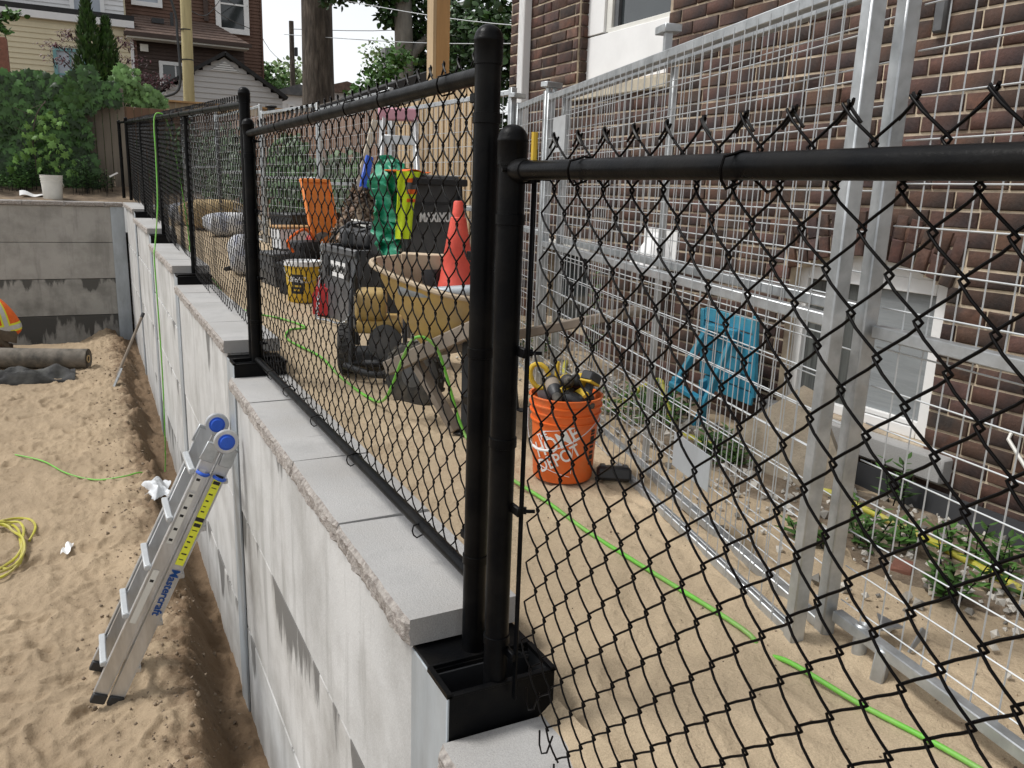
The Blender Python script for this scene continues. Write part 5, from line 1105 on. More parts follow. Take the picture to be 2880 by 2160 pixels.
# inner rails
for o in (-.045, .05):
    for s_ in (-1, 1):
        a = foot + xr * o + yv * (s_ * .135) + dz * .12; b = top + xr * o + yv * (s_ * .135) - dz * .30
        mb = MB(); mb.bar(a, b, .022, .066, up=(1, 0, 0), bev=.002); part('inner_rail', mb, M['alu'], LT, True)
for k in range(5):
    p = foot + dz * (.22 + k * .30); mb = MB(); mb.bar(p - xr * .098 - yv * .165, p - xr * .098 + yv * .165, .036, .034, bev=.006); part('rung', mb, M['galvwire'], LT, True)
    mb = MB(); mb.bar(p + xr * .095 - yv * .165, p + xr * .095 + yv * .165, .03, .03, bev=.004); part('rung', mb, M['alu'], LT, True)
for s_ in (-1, 1):
    c = top + yv * (s_ * .185) - dz * .01; mb = MB(); mb.lathe([(0, -.012), (.064, -.012), (.069, -.008), (.069, .008), (.064, .012), (0, .012)], 26, RX(PI / 2), c); h_ = part('hinge_disc', mb, M['alu'], LT, True)
    mb = MB(); mb.lathe([(0, .024), (.032, .024), (.037, .02), (.037, .012), (.046, .012), (.046, .0), (0, .0)][::-1], 22, RX(PI / 2), c + V(0, -.005, 0)); part('hinge_button', mb, M['blue'], h_, True)
    mb = MB(); mb.bar(c - xr * .055 - dz * .03, c - xr * .06 - dz * .14, .02, .075, up=(1, 0, 0), bev=.003); mb.bar(c + xr * .045 - dz * .03, c + xr * .05 - dz * .14, .02, .07, up=(1, 0, 0), bev=.003); part('hinge_bracket', mb, M['galv'], h_, True)
for o in (-.046, .05):
    p = foot + xr * o - yv * .19 + dz * (LL - .22); mb = MB(); mb.tube(smooth([p - xr * .032, p - yv * .028 - xr * .012, p - yv * .03 + xr * .012, p + xr * .032], 4), .010, 8); part('lock_knob', mb, M['blue'], LT, True)
fy = -.1775 - .0025
def decal(a0, a1, x0, x1, m_, lift=.001, name='decal'):
    mb = MB(); P = [foot + xr * x0 + dz * a0, foot + xr * x1 + dz * a0, foot + xr * x1 + dz * a1, foot + xr * x0 + dz * a1]; e = yv * (fy - lift); mb.add([p + e for p in P] + [p + e + yv * .0008 for p in P], [[0, 1, 2, 3], [7, 6, 5, 4], [0, 4, 5, 1], [1, 5, 6, 2], [2, 6, 7, 3], [3, 7, 4, 0]]); return part(name, mb, M[m_], LT, True, 0)
d1 = decal(LL * .535, LL * .70, .026, .072, 'lemon'); decal(LL * .715, LL * .86, .026, .072, 'lemon'); decal(LL * .70, LL * .715, .026, .072, 'print'); decal(LL * .86, LL * .875, .026, .072, 'print')
for t0 in (.555, .575, .60, .62, .64, .665, .735, .755, .775, .80, .825): decal(LL * t0, LL * (t0 + random.choice((.003, .005))), .034, .034 + random.uniform(.016, .03), 'print', .002)
decal(LL * .68, LL * .693, .030, .068, 'print', .002); decal(LL * .84, LL * .852, .030, .068, 'print', .002)
for t0, t1 in ((.60, .79), (.80, .88), (.30, .50)): decal(LL * t0, LL * t1, -.070, -.034, 'offwhite')
for t0 in (.61, .65, .70, .73, .775, .835, .455): decal(LL * t0, LL * (t0 + .009), -.062, -.042, 'print', .002)
M['bluep'] = mat('blue_print', (.02, .12, .42), .5, 0, 0)
tm = text_mb('Mastercraft', .072, .001, .86, .0016); base = foot + xr * .047 + dz * (LL * .43)
mapped(tm, lambda v: base - dz * v.x + xr * v.y * .9 + yv * (fy - .002)); part('lettering', tm, M['bluep'], LT, True, 0)
# translucent plastic bag behind the ladder
M['film'] = mat('clear_plastic_film', (.62, .64, .66), .35, 0, .15, 14)
mb = MB(); mb.sheet(lambda u, v: (.40 + .26 * (u - .5) + .03 * math.sin(v * 9), 8.1 + .45 * (v - .5) + .03 * math.sin(u * 11), -2.93 + .10 * math.sin(PI * u) * math.sin(PI * v) + .014 * math.sin(u * 13 + v * 8) + .05 * float(fbm(u * 5, v * 5, 3, 4))), 34, 34, .002); solo('plastic_bag', mb, M['film'], 'crumpled clear plastic bag on the sand behind the folded ladder', 'plastic bag', ang=85)
mb = MB(); mb.sheet(lambda u, v: (-.37 + .07 * u + .02 * v, 6.8 + .2 * v + .02 * u, pit_z(-.35, 6.9) + .03 + .015 * math.sin(u * 7 + v * 5)), 8, 10, .001); solo('paper_scrap', mb, M['white'], 'torn white paper scrap on the pit sand', 'paper')
# coil of yellow hose at the left edge
P = []
for i in range(70):
    a = i * .42; r = .20 + .05 * math.sin(i * .37) + .03 * math.sin(i * 1.1); x = -.80 + r * math.cos(a) * 1.0 + .05 * math.sin(i * .2); y = 7.1 + r * math.sin(a) * 2.6 + .10 * math.cos(i * .13); P.append(ppt(x, y, .015 + .012 * (i // 15)))
mb = MB(); mb.tube(smooth(P, 3), .0105, 6); solo('coiled_hose', mb, M['yhose'], 'loosely coiled yellow hose on the pit sand at the left edge', 'hose')
# fabric rolls
M['geo'] = mat('black_geotextile', (.030, .030, .030), .8, 0, .3, 9, .002, 60, col2=(.06, .06, .055), c2s=5); M['geot'] = mat('dusty_geotextile', (.155, .135, .11), .9, 0, .35, 7, .003, 50, col2=(.07, .065, .055), c2s=4)
rl = float(pit_z(-.3, 13.9))
T = thing('fabric_roll', 'thick roll of dusty black landscape fabric lying in the pit', 'fabric roll', (-1.2, 14.35, rl), -.35); R_ = RY(PI / 2)
prof = []; n_ = 9
mb = MB(); mb.tube([(-1.6, -.02, .155), (-.6, -.03, .17), (.4, 0, .16), (1.15, .02, .155)], .155, 28, cap=False); part('roll', mb, M['geot'], T)
mb = MB()
for r in np.linspace(.062, .150, 7): mb.lathe([(r, 0), (r + .008, .004), (r + .008, -.02), (r, -.02)], 26, RY(PI / 2), (1.14, .02, .155))
part('rolled_layers', mb, M['geot'], T)
mb = MB(); mb.lathe([(.045, -.3), (.045, .012), (.060, .012), (.060, -.3)], 20, RY(PI / 2), (1.14, .02, .155)); part('cardboard_core', mb, M['bagtan'], T)
def drape(u, v): 
    a = -.6 + 2.9 * v + .3 * math.sin(u * 6); r = .178 + .02 * math.sin(u * 17 + v * 7) + .012 * math.sin(v * 21) + .04 * float(fbm(u * 8, v * 5, 3, 2)); return (-1.5 + 1.35 * u + .25 * v * math.sin(u * 4), -math.cos(a) * r * 1.15 + .0, .155 + math.sin(a) * r + .02 * math.sin(u * 25) * v)
mb = MB(); mb.sheet(drape, 60, 20, .004); part('loose_flap', mb, M['geo'], T)
T = thing('fabric_heap', 'crumpled black landscape fabric heaped in front of the roll', 'fabric', (-1.15, 13.35, float(pit_z(-1.1, 13.3))))
def heap(u, v):
    a = PI * v; h = .19 * (1 - .35 * u) * (1 + .3 * math.sin(u * 11)); return (-1.5 + 2.35 * u, -.22 * math.cos(a) * (1 + .3 * math.sin(u * 8)) + .05 * math.sin(u * 15), max(0, h * math.sin(a)) + (.05 * math.sin(u * 31 + v * 9) + .04 * math.sin(v * 17 + u * 13) + .14 * float(fbm(u * 9, v * 4, 3, 6))) * math.sin(a))
mb = MB(); mb.sheet(heap, 80, 22, .005); part('cloth', mb, M['geo'], T)
# shovel leaning on the wall
T = thing('shovel', 'shovel with a long wooden handle leaning on the concrete wall in the far pit', 'shovel', (.16, 12.6, float(pit_z(.16, 12.6))))
a = V(.17, 12.55, float(pit_z(.17, 12.55)) - .02); b = V(.655, 12.9, -1.93)
mb = MB(); mb.tube([a + (b - a) * .15, a + (b - a) * .6, b], .019, 8); part('handle', mb, M['wood'], T, True); mb = MB(); mb.tube([b - (b - a) * .06, b], .024, 8); part('grip', mb, M['dark'], T, True)
mb = MB(); d_ = (b - a).normalized(); s_ = d_.cross(V(1, 0, 0)).normalized(); n_ = s_.cross(d_); mb.sheet(lambda u, v: a + s_ * ((u - .5) * .22 * (1 - .6 * max(0, .5 - v))) + d_ * (.28 * v) + n_ * (.03 * (2 * u - 1) ** 2), 9, 8, .004); part('blade', mb, M['galv'], T, True)
# ------------------------------------------------------------------ worker crouching at the left edge
wz = float(pit_z(-1.4, 15.8))
T = thing('person', 'crouching worker in an orange high-visibility jacket with silver and yellow bands', 'person', (-1.38, 15.8, wz))
def skin(name, joints, edges, material, parent, sub=2, root=0):
    me = bpy.data.meshes.new(name); me.from_pydata([j[:3] for j in joints], edges, []); o = bpy.data.objects.new(name, me); COL.objects.link(o)
    bm = o.modifiers.new('s', 'SKIN'); sv_ = me.skin_vertices[0].data
    for i, j in enumerate(joints): sv_[i].radius = (j[3], j[3] if len(j) < 5 else j[4]); sv_[i].use_root = (i == root)
    o.modifiers.new('b', 'SUBSURF').levels = sub; o.modifiers['b'].render_levels = sub
    dg = bpy.context.evaluated_depsgraph_get(); m2 = bpy.data.meshes.new_from_object(o.evaluated_get(dg)); bpy.data.objects.remove(o); m2.name = name
    m2.polygons.foreach_set('use_smooth', [True] * len(m2.polygons)); q = link(name, m2, material, parent); return q
# one body: pelvis, spine, head, arms, legs (local frame: x right, squatting and leaning to the left)
T.scale = (1.06, 1.06, 1.06); T.location = (-1.43, 15.8, wz)
J = [(.14, 0, .30, .17), (.08, 0, .50, .18), (-.04, 0, .70, .19), (-.16, 0, .82, .13), (-.26, 0, .86, .06), (-.36, 0, .89, .095), (-.42, 0, .90, .09),
     (-.18, .20, .66, .075), (-.22, .26, .42, .058), (-.34, .18, .20, .045), (-.18, -.20, .66, .075), (-.24, -.26, .42, .058), (-.36, -.16, .20, .045),
     (.18, .13, .26, .11), (-.12, .17, .34, .085), (.10, .16, .06, .055), (-.02, .17, .04, .05), (.18, -.13, .26, .11), (-.10, -.18, .36, .085), (.14, -.16, .07, .055), (.0, -.17, .04, .05)]
E_ = [(0, 1), (1, 2), (2, 3), (3, 4), (4, 5), (5, 6), (2, 7), (7, 8), (8, 9), (2, 10), (10, 11), (11, 12), (0, 13), (13, 14), (14, 15), (15, 16), (0, 17), (17, 18), (18, 19), (19, 20)]
body = skin('body', J, E_, M['pants'], T)
jk = skin('jacket', [(.16, 0, .19, .20, .235), (.10, 0, .44, .22, .25), (-.02, 0, .68, .225, .26), (-.13, 0, .80, .16, .2), (-.16, .22, .70, .095), (-.25, .275, .46, .075), (-.33, .22, .28, .06), (-.16, -.22, .70, .095), (-.27, -.275, .46, .075), (-.35, -.2, .28, .06)], [(0, 1), (1, 2), (2, 3), (2, 4), (4, 5), (5, 6), (2, 7), (7, 8), (8, 9)], M['hivor'], T, 3)
# reflective bands shrink onto the jacket: silver over yellow
from mathutils.bvhtree import BVHTree
bvh = BVHTree.FromPolygons([v.co for v in jk.data.vertices], [list(p.vertices) for p in jk.data.polygons])
def band(c, ax, up, w, material, lift):
    ax = Vector(ax).normalized(); R = frame_to(ax, up); mb = MB(); n = 40; rows = []
    for k in (-.5, 0, .5):
        r = []
        for i in range(n):
            a = 2 * PI * i / n; d = R @ V(math.cos(a), math.sin(a), 0); o = Vector(c) + ax * (k * w) + d * .6; h = bvh.ray_cast(o, -d)
            r.append((h[0] + d * lift) if h[0] is not None else Vector(c) + d * .2)
        rows.append(r)
    vs = [p for r in rows for p in r]; fs = []
    for k in range(2):
        for i in range(n): fs.append([k * n + i, k * n + (i + 1) % n, (k + 1) * n + (i + 1) % n, (k + 1) * n + i])
    mb.add(vs, fs); return part('band', mb, M[material], T)
sp = V(-.08, 0, .5); band((.11, 0, .38), sp, (0, 1, 0), .13, 'lemon', .004); band((.11, 0, .38), sp, (0, 1, 0), .07, 'silver', .008)
for s_ in (-1,):
    band((.02, 0, .6), (.9, .35, .2), (0, 0, 1), .11, 'lemon', .006); band((.02, 0, .6), (.9, .35, .2), (0, 0, 1), .06, 'silver', .010)
for s_ in (-1, 1): mb = MB(); mb.box((.03, s_ * .165, .045), (.28, .10, .09), None, .03, 2); part('boot', mb, M['boot'], T)
mb = MB(); mb.lathe([(.125, 0), (.125, .02), (.11, .07), (.07, .11), (0, .125)], 20, RY(-.5), (-.39, 0, .93)); part('hard_hat', mb, M['white'], T)
for s_ in (-1, 1):
    h0 = V(-.34, s_ * .19, .20)
    skin('hand', [(h0.x, h0.y, h0.z, .04, .025), (h0.x - .04, h0.y, h0.z - .06, .042, .022), (h0.x - .075, h0.y - .03, h0.z - .10, .011), (h0.x - .10, h0.y - .03, h0.z - .13, .009), (h0.x - .08, h0.y - .01, h0.z - .11, .011), (h0.x - .11, h0.y - .01, h0.z - .145, .009), (h0.x - .08, h0.y + .012, h0.z - .11, .011), (h0.x - .105, h0.y + .012, h0.z - .14, .009), (h0.x - .07, h0.y + .032, h0.z - .10, .010), (h0.x - .09, h0.y + .032, h0.z - .125, .008), (h0.x - .05, h0.y - s_ * .045, h0.z - .05, .012), (h0.x - .075, h0.y - s_ * .05, h0.z - .08, .010)],
         [(0, 1), (1, 2), (2, 3), (1, 4), (4, 5), (1, 6), (6, 7), (1, 8), (8, 9), (0, 10), (10, 11)], M['skin'], T)

# ------------------------------------------------------------------ foliage helpers
def cloud(mb, cols, pts, size, kind, up=.4, outward=None, fold=.3, dark=(.55, 1.35), droop=0):
    for p in pts:
        d = V(random.gauss(0, 1), random.gauss(0, 1), random.gauss(0, .8) - droop); nr = V(random.gauss(0, .6), random.gauss(0, .6) - .5, .8)
        if outward is not None: nr = nr + (Vector(p) - outward).normalized()
        k = add_leaf(mb, p, d, nr, size * random.uniform(.6, 1.25), kind, fold); cols += [random.uniform(*dark)] * k
def foliage(T, mb, cols, material, name='foliage', world=False):
    off = T.location if world else None; me = mb.mesh(name, off, 60); vcol(me, cols); o = link(name, me, M[material], T); o['kind'] = 'stuff'; return o
def blob(n, c, r, shell=.5):
    out = []
    for _ in range(n):
        d = V(random.gauss(0, 1), random.gauss(0, 1), random.gauss(0, 1)).normalized(); q = random.random() ** shell
        out.append(V(c[0] + d.x * r[0] * q, c[1] + d.y * r[1] * q, c[2] + d.z * r[2] * q))
    return out
# ------------------------------------------------------------------ ivy covered fence behind the far wall
IV = thing('ivy_fence', 'old board fence smothered in dark ivy behind the far wall', 'fence', (-2.5, 19.5, -.25))
for i in range(46):
    x = -5.6 + i * .143; top = 1.75 + .03 * math.sin(i * 2.1); mb = MB(); mb.box((0, 0, 0), (.132, .022, top + .35), None, .003); me = mb.mesh('board'); vcol(me, [random.uniform(.7, 1.3)] * len(me.polygons)); o = link('board', me, M['oldwood'], IV); o.location = V(x, 19.52 + (i % 2) * .012, (top - .35) / 2) - IV.location
mb = MB(); mb.box((-2.4, 19.56, 1.3), (6.4, .04, .09)); mb2 = part('rail', mb, M['oldwood'], IV, True); vcol(mb2.data, [1.0] * len(mb2.data.polygons))
lf = MB(); cols = []
def ivy_edge(x): return .30 + .05 * math.sin(x * 3)
pts = []
for i in range(3000):
    x = random.uniform(-3.6, .42); z = random.uniform(-.15, 2.02 + .10 * math.sin(x * 2.3) + .06 * math.sin(x * 7))
    if x > .12 + .25 * vnoise(z * 2.0, 0.3, 3) * 1.0 and z < 1.35: continue
    y = 19.42 - .26 * float(vnoise(x * 1.6, z * 1.6, 4)) - .06 * random.random() - .12 * max(0, 1 - abs(z - 1.5)) ; pts.append(V(x, y, z))
for i in range(260): pts.append(V(random.uniform(.1, .78), 19.35 - random.random() * .15, random.uniform(1.45, 1.86 - .0)))
ivs = []
for k in range(6):
    m2 = MB(); n_ = add_leaf(m2, (0, 0, 0), (0, 0, -1), (0, -1, .35), 1.0, 'ivy', .3); me = m2.mesh('leaf', None, 60); vcol(me, [random.uniform(.7, 1.5)] * n_); me.materials.append(M['ivy']); ivs.append(me)
front = sorted(pts, key=lambda p: p.y)[:290]; fset = set(id(p) for p in front)
for p in pts:
    sz_ = random.uniform(.13, .22); d = V(random.gauss(0, .45), -.35, -1); nr = V(random.gauss(0, .35), -1, .75)
    if id(p) in fset:
        o = bpy.data.objects.new('leaf', random.choice(ivs)); COL.objects.link(o); o.parent = IV; o.location = p - IV.location; o.scale = (sz_,) * 3; o.rotation_euler = (random.gauss(.25, .2), random.gauss(0, .4), random.gauss(0, .4))
    else: n_ = add_leaf(lf, p, d, nr, sz_, 'ivy', .3); cols += [random.choice((.45, .7, 1, 1.3, 1.8))] * n_
foliage(IV, lf, cols, 'ivy', 'ivy_leaves', True)
# lighter vine clumps at its right end
for lab, c, r, n_ in (('pale green vine clump over the end of the ivy fence', (1.02, 20.2, 2.0), (.32, .25, .36), 170), ('bright vine clump hanging over the cedar fence near the pole', (1.42, 20.3, 1.62), (.40, .25, .36), 210), ('low dark vine mass behind the far black fence corner', (1.0, 20.0, 1.0), (.5, .3, .45), 200)):
    T = thing('vine', lab, 'vine', (c[0], c[1], c[2] - r[2]), group='vines at the far corner'); mb = MB(); cols = []
    for p in blob(n_, c, r, .4): k = add_leaf(mb, p, (random.gauss(0, .5), -.3, -1), (random.gauss(0, .4), -1, .8), random.uniform(.10, .17), 'ivy', .3); cols += [random.uniform(.6, 1.5)] * k
    foliage(T, mb, cols, 'lightivy' if 'low' not in lab else 'ivy', 'foliage', True)
    mb = MB(); mb.tube([(c[0], c[1] + .1, -.1), (c[0] + .05, c[1] + .1, c[2])], .015, 5); part('stem', mb, M['bark'], T, True)
# maple sapling
T = thing('sapling', 'young maple sapling with yellow-green leaves in front of the ivy', 'sapling', (-.80, 18.9, -.26))
mb = MB(); mb.tube(smooth([(0, 0, 0), (.03, 0, .45), (.02, 0, .9), (.12, 0, 1.35), (.3, 0, 1.62)], 4), .012, 6); part('trunk', mb, M['bark'], T)
lvs = []
for k in range(5): m2 = MB(); n_ = add_leaf(m2, (0, 0, 0), (0, 0, -1), (0, -1, .6), 1.0, 'ivy', .25); me = m2.mesh('leaf', None, 60); vcol(me, [random.uniform(.75, 1.35)] * n_); me.materials.append(M['sap']); lvs.append(me)
for i in range(80):
    t = (i % 6 + .6 * random.random()) / 6; z = .35 + 1.15 * t; r = (.75 - .50 * t) * (.3 + .7 * random.random()); a = random.random() * 6.28; o = bpy.data.objects.new('leaf', random.choice(lvs)); COL.objects.link(o); o.parent = T
    o.location = (.06 + r * math.cos(a) + (t * .24), r * math.sin(a) * .6 - .05, z + random.uniform(-.08, .08)); s_ = random.uniform(.10, .18) * (1.1 - .3 * t); o.scale = (s_,) * 3; o.rotation_euler = (random.gauss(-.35, .35), random.gauss(0, .5), random.gauss(0, .8))
for i in range(9):
    a = i * 2.3; z = .5 + i * .12; mb = MB(); mb.tube([(.03, 0, z), (.03 + .3 * math.cos(a), .2 * math.sin(a), z + .12)], .005, 4); part('branch', mb, M['bark'], T)
# weeds and ground plants below the ivy
for lab, x, y, h, n_, sp, sz_ in (('feathery dark green weed at the foot of the ivy, right of the white bucket', .0, 18.5, .75, 26, .22, .12), ('low green weeds left of the white bucket', -1.35, 18.8, .35, 40, .5, .12), ('leafy weed under the sapling', -.75, 18.95, .6, 26, .35, .13), ('bushy weeds at the foot of the old boards', .32, 18.8, .45, 22, .25, .11)):
    weed('weed', lab, x, y, h, n_, sp, z=float(z_back(np.array(x), np.array(y))) - .02, group='weeds on the far bank', size=sz_, material='leaf' if 'low' in lab else 'ivy')
hose('twig', [(.42, 18.2, -.40), (.44, 18.22, -.1), (.40, 18.25, .02)], .006, 'sap', 'thin pale green stalk standing on the far bank', 'stalk')
T = thing('bucket', 'white plastic bucket standing on the far wall beside the ivy', 'bucket', (-.50, 17.86, -.48)); k_ = 1.22
r0, r1, bh = .131 * k_, .152 * k_, .37 * k_; pail(T, r0, r1, bh, 'offwhite', True, 24); arc_handle(T, r1 + .006, .85 * bh, -.9, .16, 'offwhite', .006)
mb = MB(); mb.sheet(lambda u, v: (-1.05 + .45 * u, 18.05 + .25 * v, -.42 + .09 * math.sin(PI * v) * (1 - u) + .02 * math.sin(u * 9)), 12, 8, .01); solo('plastic_sheet', mb, M['white'], 'scrap of white sheet lying on the earth left of the bucket', 'sheet')

# ------------------------------------------------------------------ houses on the left
def planks(parent, x0, x1, z0, z1, y, ex, material, tilt=.03, name='siding_board', clipx=None):
    n_ = int((z1 - z0) / ex); cache = {}
    for i in range(n_):
        z = z0 + i * ex; a, b = (x0, x1) if not clipx else clipx(z + ex / 2)
        if b - a < .05: continue
        k = (round(b - a, 2))
        if k not in cache:
            m2 = MB(); L = b - a; vs = [(-L / 2, -tilt, 0), (L / 2, -tilt, 0), (L / 2, -.002, ex - .001), (-L / 2, -.002, ex - .001), (-L / 2, .02, 0), (L / 2, .02, 0), (L / 2, .02, ex - .001), (-L / 2, .02, ex - .001)]
            m2.add(vs, [[0, 1, 2, 3], [5, 4, 7, 6], [4, 5, 1, 0], [3, 2, 6, 7], [1, 5, 6, 2], [4, 0, 3, 7]]); me = m2.mesh(name, None, 0); me.materials.append(M[material]); cache[k] = me
        o = bpy.data.objects.new(name, cache[k]); COL.objects.link(o); o.parent = parent; o.location = V((a + b) / 2, y, z) - parent.location
def window(parent, x0, x1, z0, z1, y, fw=.08, fm='white', gm='glass', rails=(.5,), mull=(), proud=.04, name='window'):
    mb = MB(); c = y - proud
    for (a, b, p, q) in ((x0, x1, z1 - fw, z1), (x0, x1, z0, z0 + fw), (x0, x0 + fw, z0 + fw, z1 - fw), (x1 - fw, x1, z0 + fw, z1 - fw)): mb.box(((a + b) / 2, c, (p + q) / 2), (b - a, .09, q - p))
    w = part(name, mb, M[fm], parent, True)
    for r in rails: zz = z0 + (z1 - z0) * r; mb = MB(); mb.box(((x0 + x1) / 2, c + .01, zz), (x1 - x0 - 2 * fw, .05, .05)); part('meeting_rail', mb, M[fm], w, True)
    for r in mull: xx = x0 + (x1 - x0) * r; mb = MB(); mb.box((xx, c + .012, (z0 + z1) / 2), (.04, .045, z1 - z0 - 2 * fw)); part('mullion', mb, M[fm], w, True)
    mb = MB(); mb.box(((x0 + x1) / 2, c + .02, (z0 + z1) / 2), (x1 - x0 - 2 * fw + .01, .02, z1 - z0 - 2 * fw + .01)); part('pane', mb, M[gm], w, True); return w
M['creams'] = mat('cream_siding', (.62, .55, .38), .6, 0, .06, 2); M['whites'] = mat('white_siding', (.72, .72, .72), .6, 0, .05, 2); M['browns'] = mat('brown_siding', (.115, .058, .036), .65, 0, .12, 3); M['darkbrown'] = mat('dark_brown_siding', (.055, .034, .026), .65, 0, .12, 3)
M['shing'] = mat('brown_shingle', (.13, .085, .065), .95, 0, .3, 12, .01, 40, col2=(.09, .06, .048), c2s=5); M['roofblk'] = mat('black_roofing', (.02, .02, .021), .8, 0, .2, 6); M['curtain'] = mat('blue_grey_blind', (.38, .42, .47), .6, 0, .05, 3); M['tealtrim'] = mat('teal_trim', (.16, .33, .34), .6)
HC = thing('house', 'cream sided house with a white upper storey at the upper left', 'house', (-3, 30, 0))
mb = MB(); mb.box((-3.2, 30.05, 2.1), (9.7, 4.0, 4.4)); mb.box((-3.2, 31.6, 6.6), (9.6, 4.0, 4.6)); part('wall', mb, M['creams'], HC, True)
planks(HC, -8, 1.64, .0, 4.2, 28.02, .142, 'creams'); planks(HC, -8, 1.55, 4.5, 8.3, 29.57, .142, 'whites')
mb = MB(); mb.box((-3.15, 28.9, 4.48), (9.75, 2.1, .14)); part('flat_roof', mb, M['roofblk'], HC, True); mb = MB(); mb.box((-3.15, 27.93, 4.31), (9.72, .16, .19)); part('fascia', mb, M['whites'], HC, True)
mb = MB(); mb.box((1.62, 27.98, 2.1), (.09, .08, 4.2)); part('corner_board', mb, M['whites'], HC, True)
window(HC, -.45, .40, 2.3, 3.5, 28.0, .09, 'tealtrim', 'curtain', (.4,), (.5,)); window(HC, .08, 1.02, 4.66, 6.4, 29.55, .12, 'white', 'curtain', ())
mb = MB(); mb.box((-2.0, 29.4, 5.4), (.9, .2, .9)); part('brown_box', mb, M['browns'], HC, True)
HB = thing('house', 'brown sided house with a shingled lean-to roof beside the utility pole', 'house', (3.5, 31, 0))
mb = MB(); mb.box((3.68, 32.1, 4.5), (4.1, 4.1, 9.2)); mb.box((3.28, 29.2, 2.0), (3.1, 2.2, 3.9)); part('wall', mb, M['darkbrown'], HB, True)
planks(HB, 1.62, 5.74, 3.4, 8.9, 30.02, .105, 'browns'); planks(HB, 1.76, 4.82, .0, 3.95, 28.08, .105, 'darkbrown')
mb = MB(); mb.box((5.76, 32, 4.5), (.05, 4.1, 9.1)); part('corner_board', mb, M['browns'], HB, True)
mb = MB(); mb.add([(1.42, 27.45, 4.06), (4.92, 27.45, 4.06), (4.25, 30.0, 4.95), (1.80, 30.0, 4.95), (1.42, 27.45, 4.0), (4.92, 27.45, 4.0), (4.25, 30.0, 4.89), (1.80, 30.0, 4.89), (4.92, 30.0, 4.06), (4.92, 30, 4.0), (1.42, 30, 4.06), (1.42, 30, 4.0)], [[0, 1, 2, 3], [7, 6, 5, 4], [0, 4, 5, 1], [1, 8, 2], [3, 10, 0], [1, 5, 9, 8], [0, 10, 11, 4]]); rf = part('lean_to_roof', mb, M['shing'], HB, True, 20)
for k in range(7):
    t = k / 7; mb = MB(); y = 27.46 + 2.5 * t; z = 4.07 + .885 * t; xa = 1.45 + .38 * t; xb = 4.9 - .66 * t; mb.bar((xa, y, z), (xb, y, z), .02, .012); part('shingle_course', mb, M['shing'], rf, True)
mb = MB(); mb.box((3.17, 27.42, 4.0), (3.55, .09, .10)); part('gutter', mb, M['darkbrown'], rf, True); mb = MB(); mb.box((3.17, 27.7, 3.93), (3.4, .5, .05)); part('soffit', mb, M['offwhite'], rf, True)
mb = MB(); mb.cyl((2.85, 28.9, 4.4), (2.85, 28.9, 4.95), .05, 10); part('vent_pipe', mb, M['dark'], rf, True); mb = MB(); mb.box((2.45, 29.0, 4.66), (.34, .3, .14)); part('roof_vent', mb, M['dark'], rf, True)
mb = MB(); mb.box((1.72, 28.02, 2.0), (.07, .07, 3.9)); part('downspout', mb, M['browns'], HB, True)
mb = MB(); mb.box((1.95, 27.99, 3.72), (.22, .1, .2)); part('wall_vent', mb, M['offwhite'], HB, True)
window(HB, 1.80, 2.70, 5.22, 6.3, 30.0, .13, 'white', 'curtain', ()); window(HB, 4.30, 5.35, 4.70, 6.5, 30.0, .16, 'white', 'glass', (.5,)); window(HB, 2.33, 3.25, 2.35, 3.40, 28.05, .10, 'white', 'glass', (.45,), (.5,))
mb = MB(); mb.box((4.0, 29.95, 7), (.14, .06, 4.0)); part('corner_board', mb, M['darkbrown'], HB, True)
SH = thing('garden_shed', 'grey sided gable shed with a black roof edge behind the far fence', 'shed', (3.74, 26, 0))
ap = (3.77, 3.36); el = (2.10, 2.34); er = (5.44, 2.30)
def gab(z): t = max(0, min(1, (z - 2.32) / (ap[1] - 2.32))); a = 2.22 + (ap[0] - 2.22) * t; b = 5.32 + (ap[0] - 5.32) * t; return (a, b)
mb = MB(); mb.prism([(2.22, 0), (5.32, 0), (5.32, 2.28), (ap[0], 3.30), (2.22, 2.28)], -27.5, -25.06, RX(PI / 2)); M['shedg'] = mat('shed_grey_siding', (.52, .51, .50), .6, 0, .06, 2); part('wall', mb, M['shedg'], SH, True)
planks(SH, 2.22, 5.32, .0, 3.30, 25.04, .145, 'shedg', clipx=gab)
for a, b in ((el, ap), (ap, er)):
    mb = MB(); p = V(a[0], 26.2, a[1] + .03); q = V(b[0], 26.2, b[1] + .03); mb.bar(p, q, 2.7, .08, up=(0, 1, 0)) if False else mb.bar(p, q, .09, 2.7, up=(0, 1, 0)); part('roof', mb, M['roofblk'], SH, True)
mb = MB(); mb.prism([(3.38, 2.92), (4.16, 2.92), (3.77, 3.18)], -25.02, -24.98, RX(PI / 2)); v_ = part('gable_vent', mb, M['white'], SH, True)
for k in range(4): w_ = .36 * (1 - k / 4.4); mb = MB(); mb.box((3.77, 24.985, 2.95 + k * .055), (w_ * 2, .03, .012)); part('louvre', mb, M['grey'], v_, True)
